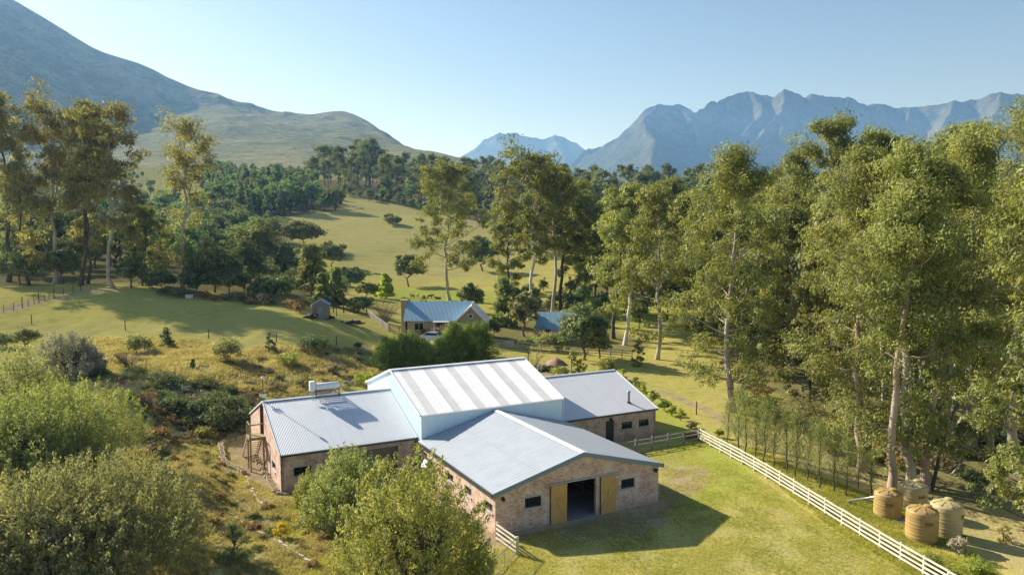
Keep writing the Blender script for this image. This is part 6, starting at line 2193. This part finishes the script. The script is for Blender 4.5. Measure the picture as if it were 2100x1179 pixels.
# ---------------- smaller shrubs and saplings
small = [
    (420, 55, 722, 670, 55, 'oak', 'dome', 'small round tree with a clear stem left of the silvery bush'), (421, 10, 712, 682, 50, 'dark_leaf', 'dome', 'low dark shrub at the left edge below the paddock'),
    (422, 283, 724, 680, 62, 'bush_olive', 'dome', 'thin airy sapling right of the silvery bush'), (423, 343, 712, 672, 36, 'dark_leaf', 'cone', 'small dark spiky shrub casting a long shadow'),
    (424, 468, 742, 684, 68, 'bush_olive', 'dome', 'pale wispy bush in the middle of the dry bank'), (425, 553, 720, 682, 26, 'dark_leaf', 'cone', 'small upright dark shrub by the paddock post'),
    (426, 645, 722, 680, 76, 'dark_leaf', 'dome', 'wide low bush at the right end of the dry bank'), (427, 733, 718, 697, 18, 'oak', 'dome', 'tiny shrub left of the conifer hedge'),
    (428, 590, 748, 722, 54, 'bush', 'dome', 'low green bush under the paddock posts'), (429, 395, 752, 735, 14, 'dark_leaf', 'column', 'tiny dark sapling on the dry bank'),
    (430, 488, 846, 812, 50, 'heath', 'dome', 'grey heath shrub left of the weather mast'), (431, 406, 868, 845, 36, 'heath', 'dome', 'mauve grey heath clump in the gully'),
    (432, 375, 812, 786, 44, 'silver', 'dome', 'silver grey shrub at the top of the gully'), (433, 408, 818, 798, 40, 'silver', 'dome', 'pale silver clump beside the gully shrub'),
    (434, 350, 800, 765, 70, 'dark_leaf', 'dome', 'dark shrub hanging over the gully'), (435, 440, 838, 800, 60, 'dark_leaf', 'dome', 'dark shrub on the shaded gully wall'),
    (436, 330, 842, 818, 34, 'dark_leaf', 'dome', 'dark low shrub at the left of the gully floor'), (437, 460, 880, 842, 56, 'dark_leaf', 'dome', 'dark green shrub at the gully mouth'),
    (438, 418, 896, 872, 44, 'bush', 'dome', 'green weedy clump on the gully floor'), (439, 318, 832, 818, 24, 'lime', 'cone', 'small lime tuft in the gully'),
    (440, 745, 790, 760, 50, 'lime', 'dome', 'lime green shrub behind the left end of the white hall'), (441, 715, 795, 778, 34, 'silver', 'dome', 'grey lavender shrub behind the solar heater'),
    (442, 520, 870, 842, 50, 'dark_leaf', 'dome', 'dark shrub behind the left gable'), (443, 565, 800, 780, 40, 'heath', 'dome', 'brownish heath clump on the bank above the roof'),
    (444, 690, 770, 742, 44, 'heath', 'dome', 'rusty heath clump near the hedge'), (445, 620, 790, 772, 50, 'bush_olive', 'dome', 'olive clump on the bank above the roof'),
    (446, 1175, 766, 715, 24, 'bush', 'column', 'left of the two slim young trees behind the hall'), (447, 1193, 768, 724, 22, 'bush', 'column', 'right of the two slim young trees behind the hall'),
    (448, 1148, 772, 748, 44, 'bush', 'dome', 'low shrub left of the slim young trees'), (449, 1245, 776, 726, 44, 'bush', 'dome', 'leafy shrub behind the right wing ridge'),
    (450, 1278, 785, 758, 24, 'lime', 'column', 'lime shrub at the right gable top'), (451, 1303, 800, 772, 22, 'bush', 'column', 'second shrub down the right gable'),
    (452, 1318, 812, 785, 22, 'lime', 'column', 'third shrub down the right gable'), (453, 1338, 828, 796, 34, 'bush', 'dome', 'bushy shrub near the lower right gable'),
    (454, 1362, 842, 814, 30, 'hedge', 'dome', 'dark green shrub right of the right wing'), (455, 1378, 852, 828, 22, 'lime', 'dome', 'bright spiky shrub right of the right wing'),
    (456, 1396, 862, 834, 22, 'lime', 'dome', 'last spiky shrub of the row toward the fence corner'), (457, 1418, 878, 864, 26, 'heath', 'dome', 'grey low clump by the fence corner'),
    (458, 1308, 752, 690, 26, 'bush', 'column', 'young tree with three pale stems on the right lawn'), (459, 1473, 898, 874, 24, 'lime', 'dome', 'lime shrub behind the white fence corner'),
    (460, 1905, 1170, 1128, 60, 'lime', 'dome', 'bright green weed clump below the front tanks'), (461, 2000, 1180, 1140, 80, 'lime', 'dome', 'bright green weeds at the lower right'),
    (462, 1965, 1140, 1090, 40, 'bleached', 'dome', 'bleached dead shrub right of the front tanks'), (463, 2060, 1110, 1075, 40, 'straw', 'column', 'straw coloured tussock right of the tanks'),
    (464, 1560, 845, 810, 90, 'gum', 'dome', 'low leafy shrub at the foot of the big lone gum'), (465, 1640, 880, 800, 120, 'gum_grey', 'dome', 'pale sprawling shrub under the grove edge'),
    (466, 1700, 925, 850, 90, 'gum', 'dome', 'leafy shrub left of the reddish grove trunk'), (467, 2000, 1000, 960, 70, 'dark_leaf', 'dome', 'dark low shrub on the litter right of the tanks'),
    (468, 2050, 960, 910, 60, 'gum', 'dome', 'leafy low shrub before the right edge trunks'), (469, 1950, 930, 890, 70, 'gum_grey', 'dome', 'greyish undergrowth shrub behind the tanks'),
    (470, 862, 690, 668, 30, 'hedge', 'dome', 'garden shrub before the cottage window'), (471, 872, 692, 674, 16, 'rust', 'dome', 'rusty red garden shrub beside the cottage door'),
    (472, 905, 694, 660, 40, 'heath', 'dome', 'bare greyish garden shrub before the cottage porch'), (473, 935, 700, 655, 50, 'bush_olive', 'dome', 'olive garden bush before the cottage gable'),
    (474, 1082, 715, 690, 40, 'hedge', 'dome', 'green garden bush right of the picket gate'), (475, 1120, 718, 676, 54, 'bush_olive', 'dome', 'olive bush before the outbuilding'),
    (476, 1150, 720, 680, 34, 'hedge', 'column', 'upright green bush left of the big round tree'), (477, 1010, 690, 650, 40, 'dark_leaf', 'dome', 'dark garden bush right of the cottage'),
    (478, 830, 622, 606, 26, 'bush', 'dome', 'light shrub behind the cottage ridge'), (479, 868, 625, 606, 22, 'bush', 'column', 'slim shrub behind the cottage ridge'),
    (480, 615, 640, 618, 40, 'brown_leaf', 'dome', 'brown bracken clump left of the timber shed')]
for sd_, bx, by, ty, w_, mat, form, lab in small:
    p = G(bx, by)
    H = max(.5, top_h(p, ty))
    Wd = px_w(p, w_)
    nl = int(np.clip(w_ * (by - ty) * 1.1, 700, 4200))
    me = broad(sd_, H, Wd, .25 if bx == 55 else .02, int(np.clip(nl / 55, 14, 60)), nl, float(np.clip(p[1] * .0026, .09, .34)), form, .03 + .01 * H, .8, .17, .42, 1 + (form == 'dome') * 2)
    plant('shrub', lab, 'shrub', p - np.array([0, 0, .05]), me, (M['bark_dark'], M[mat]), 1, 0, None, ('stem', 'foliage'))

# bare shrubs and saplings
for sd_, bx, by, ty, w_, lab in [(501, 792, 662, 606, 70, 'brown leafless shrub mass left of the cottage chimney'), (502, 1097, 752, 706, 44, 'bare forked sapling behind the white hall'),
                                 (503, 262, 756, 716, 84, 'dry reddish brushwood heap right of the silvery bush'), (504, 240, 815, 775, 110, 'dark brown dead brush below the silvery bush'),
                                 (505, 300, 838, 800, 60, 'thin dead twigs above the gully'), (506, 1110, 700, 670, 50, 'bare grey shrub before the outbuilding')]:
    p = G(bx, by)
    H = top_h(p, ty)
    me = bare(sd_, H, 10 if bx == 1097 else 46, px_w(p, w_) / 2)
    t = thing('bare_shrub', lab, 'shrub', p)
    link('branches', me, M['twig'], t)

# young casuarina row along the white fence
cz = [wispy(521 + k) for k in range(3)]
row = [(1492, 912, 826), (1513, 926, 800), (1530, 938, 815), (1549, 944, 836), (1567, 952, 822), (1586, 960, 838), (1612, 968, 842), (1632, 978, 850), (1655, 985, 868), (1680, 1000, 866), (1710, 1010, 890), (1735, 1018, 905),
       (1760, 1000, 915), (1786, 1012, 925)]
names_ = ['first young casuarina behind the white fence corner', 'second young casuarina along the fence, the tallest plume', 'third young casuarina from the fence corner', 'fourth young casuarina from the fence corner',
          'fifth young casuarina from the fence corner', 'sixth young casuarina from the fence corner', 'seventh young casuarina, mid row along the fence', 'eighth young casuarina, just past mid row',
          'ninth young casuarina along the fence', 'tenth young casuarina, low and dark', 'eleventh young casuarina, low and dark near the tanks', 'twelfth young casuarina, near the pipe',
          'short casuarina at the foot of the reddish grove trunk', 'last short casuarina beside the pipe tank', 'back row young casuarina at the fence corner', 'back row young casuarina behind the tallest plume', 'back row young casuarina mid way along the fence']
for k, (bx, by, ty) in enumerate(row):
    p = G(bx, by)
    H = top_h(p, ty)
    s = H / 5.0
    if k < 3:
        f0 = plant('casuarina', names_[k], 'casuarina', p, cz[k], (M['bark_dark'], M['casuarina']), s, k * 2.1, 'young casuarinas along the white fence')
        cz[k] = f0
    else:
        dup(cz[k % 3], p, k * 1.7, (s * r.uniform(.9, 1.2), s * r.uniform(.9, 1.2), s), names_[k])

gs = [broad(601 + k, 2.2, 4.0, .02, 34, 2600, .22, 'dome', rc=.17) for k in range(3)]
grove(gs, scatter_px([(330, 805), (400, 790), (480, 800), (530, 830), (520, 870), (440, 875), (350, 850)], 22, 71, 2.2), 'gully_shrub', 'dark leafy shrub crowding the shaded gully', 'shrub', 'dark shrubs of the gully', 72, .5, 1.05, ['dark_leaf', 'oak', 'dark_leaf'])
grove(gs, scatter_px([(180, 775), (330, 770), (340, 830), (250, 840)], 7, 73, 2.4), 'gully_shrub', 'dark shrub below the silvery bush', 'shrub', 'dark shrubs below the silvery bush', 74, .4, .8, ['oak', 'dark_leaf', 'heath'])
# bracken and undergrowth clumps
bk = [broad(541 + k, 1.1, 2.0, .02, 16, 700, .22, 'dome', rc=.2) for k in range(3)]
edge = [np.array(G(*q)) for q in [(345 + 16 * k + 6 * math.sin(k * 2.1), 606 + 28 * k / 19 + 3 * math.sin(k * 1.3)) for k in range(19)]]
grove(bk, edge, 'bracken_clump', 'brownish bracken clump along the top edge of the left paddock', 'bracken', 'bracken along the paddock edge', 61, .9, 1.6, ['brown_leaf', 'oak', 'heath'])
grove(bk, scatter_px([(300, 800), (440, 790), (520, 815), (520, 885), (470, 905), (400, 915), (310, 925), (300, 880)], 60, 62, 1.2), 'heath_clump', 'low heath clump on the shaded gully slope', 'heath', 'heath clumps in the gully', 63, .5, 1.1, ['heath', 'dark_leaf', 'bush_olive'])
grove(bk, scatter_px([(440, 735), (740, 720), (760, 770), (640, 800), (500, 790)], 80, 64, 1.6), 'heath_clump', 'low dry scrub clump on the straw coloured bank', 'scrub', 'scrub clumps on the bank', 65, .3, .7, ['heath', 'bush_olive', 'brown_leaf'])
grove(bk, scatter_px([(1600, 880), (1760, 880), (2100, 870), (2100, 930), (1980, 960), (1760, 960), (1640, 900), (1560, 800), (1480, 740)], 80, 66, 2.0), 'undergrowth_clump', 'low leafy clump among the grove trunks', 'undergrowth', 'undergrowth in the right grove', 67, .6, 1.5, ['gum', 'bush_olive', 'gum_grey'])
grove(bk, scatter_px([(290, 940), (440, 915), (500, 985), (560, 1040), (700, 1090), (640, 1179), (440, 1100)], 80, 68, .8), 'heath_clump', 'low dark scrub clump on the rough ground before the left wing', 'scrub', 'scrub clumps before the left wing', 69, .2, .55, ['heath', 'brown_leaf', 'heath'])
# fallen branches in the grove
for k, (a, b, lab) in enumerate([((1952, 975), (2005, 905), 'fallen pale branch rising beside the leaning grove stem'), ((1980, 915), (2035, 945), 'fallen branch lying on the litter right of the grove'),
                                 ((1760, 975), (1810, 1000), 'fallen branches at the foot of the thick grove trunk')]):
    p, q = G(*a), G(*b)
    q = q + np.array([0, 0, 1.6 if k == 0 else .2])
    g_ = Geo()
    rg = np.random.default_rng(70 + k)
    P = limb(g_, (0, 0, .1), q - p, .09, .03, rg, 7, .05, 6)
    for j in range(5):
        s = P[rg.integers(2, 6)]
        limb(g_, s, s + rg.normal(size=3) * .7 + np.array([0, 0, .4]), .03, .01, rg, 4, 0, 4)
    t = tag(link('fallen_branch', g_.mesh('fallen_branch', True), M['bark']), lab, 'branch')
    t.location = tuple(p)

# ---------------- grass: short blades and dry tufts that nobody could count
def blades(poly, n, h, w_, seed, mat, name, label, patch=2.0, thr=.0, fade=None):
    W = gpoly(poly)
    rg = np.random.default_rng(seed)
    lo, hi = W.min(0), W.max(0)
    q = rg.uniform(lo, hi, (int(n * 2.5), 2))
    # even density on the picture: favour near ground
    keep = rg.uniform(size=len(q)) < np.clip((fade or 45) / q[:, 1], 0, 1) ** 1.5
    q = q[keep]
    q = q[poly_sd(q[:, 0], q[:, 1], W) < 0]
    q = q[poly_sd(q[:, 0], q[:, 1], _BW) > -.25]
    q = q[vnoise(q[:, 0] / patch, q[:, 1] / patch, seed) + rg.normal(0, .18, len(q)) > thr][:n]
    m = len(q)
    z = tz(q[:, 0], q[:, 1])
    g_ = Geo()
    per = 5
    c = np.repeat(np.column_stack([q, z]), per, 0) + rg.normal(size=(m * per, 3)) * np.array([.05, .05, 0])
    d = rg.normal(size=(m * per, 3)) * .45
    d[:, 2] = 1
    L = (h * rg.uniform(.45, 1.25, m * per))[:, None]
    side = np.cross(d, rg.normal(size=d.shape))
    side /= np.linalg.norm(side, axis=1)[:, None]
    a = c - side * w_ / 2
    b = c + side * w_ / 2
    tip = c + d * L
    V = np.stack([a, b, tip + side * w_ * .12, tip - side * w_ * .12], 1).reshape(-1, 3)
    tint = np.repeat(np.clip(np.repeat(.2 + .6 * vnoise(q[:, 0] / 1.3, q[:, 1] / 1.3, seed + 3), per) + rg.normal(0, .15, m * per), 0, 1), 4)
    g_.add(V, np.arange(len(V)).reshape(-1, 4), tint)
    return tag(link(name, g_.mesh(name), mat), label, None, None, 'stuff')


blades([(560, 1010), (660, 1030), (1000, 1150), (1060, 1092), (1352, 1034), (1360, 960), (1290, 925), (1437, 908), (1700, 1080), (1900, 1179), (1900, 1215), (560, 1215)], 52000, .075, .022, 81, M['greenblade'], 'grass',
       'short green grass on the yard lawn', 1.6, .36)
blades([(250, 930), (450, 905), (500, 975), (600, 1030), (760, 1060), (1000, 1190), (250, 1215)], 30000, .17, .03, 82, M['dull_straw'], 'grass', 'rough straw coloured grass before the left wing', 1.2, .42)
blades([(250, 930), (450, 905), (500, 975), (600, 1030), (760, 1060), (1000, 1190), (250, 1215)], 16000, .12, .03, 87, M['greenblade'], 'grass', 'green grass between the rough tufts before the left wing', 1.2, .5)
blades([(150, 695), (420, 700), (560, 714), (700, 716), (775, 705), (775, 770), (620, 830), (520, 800), (440, 850), (330, 800), (100, 780)], 34000, .34, .05, 83, M['straw'], 'grass', 'long straw coloured grass on the dry bank', 2.2, .40, 80)
blades([(1437, 885), (1640, 960), (1800, 1020), (1990, 1130), (2100, 1215), (1910, 1200), (1700, 1078)], 22000, .16, .03, 84, M['greenblade'], 'grass', 'rough green grass beyond the white fence', 1.4, .4)
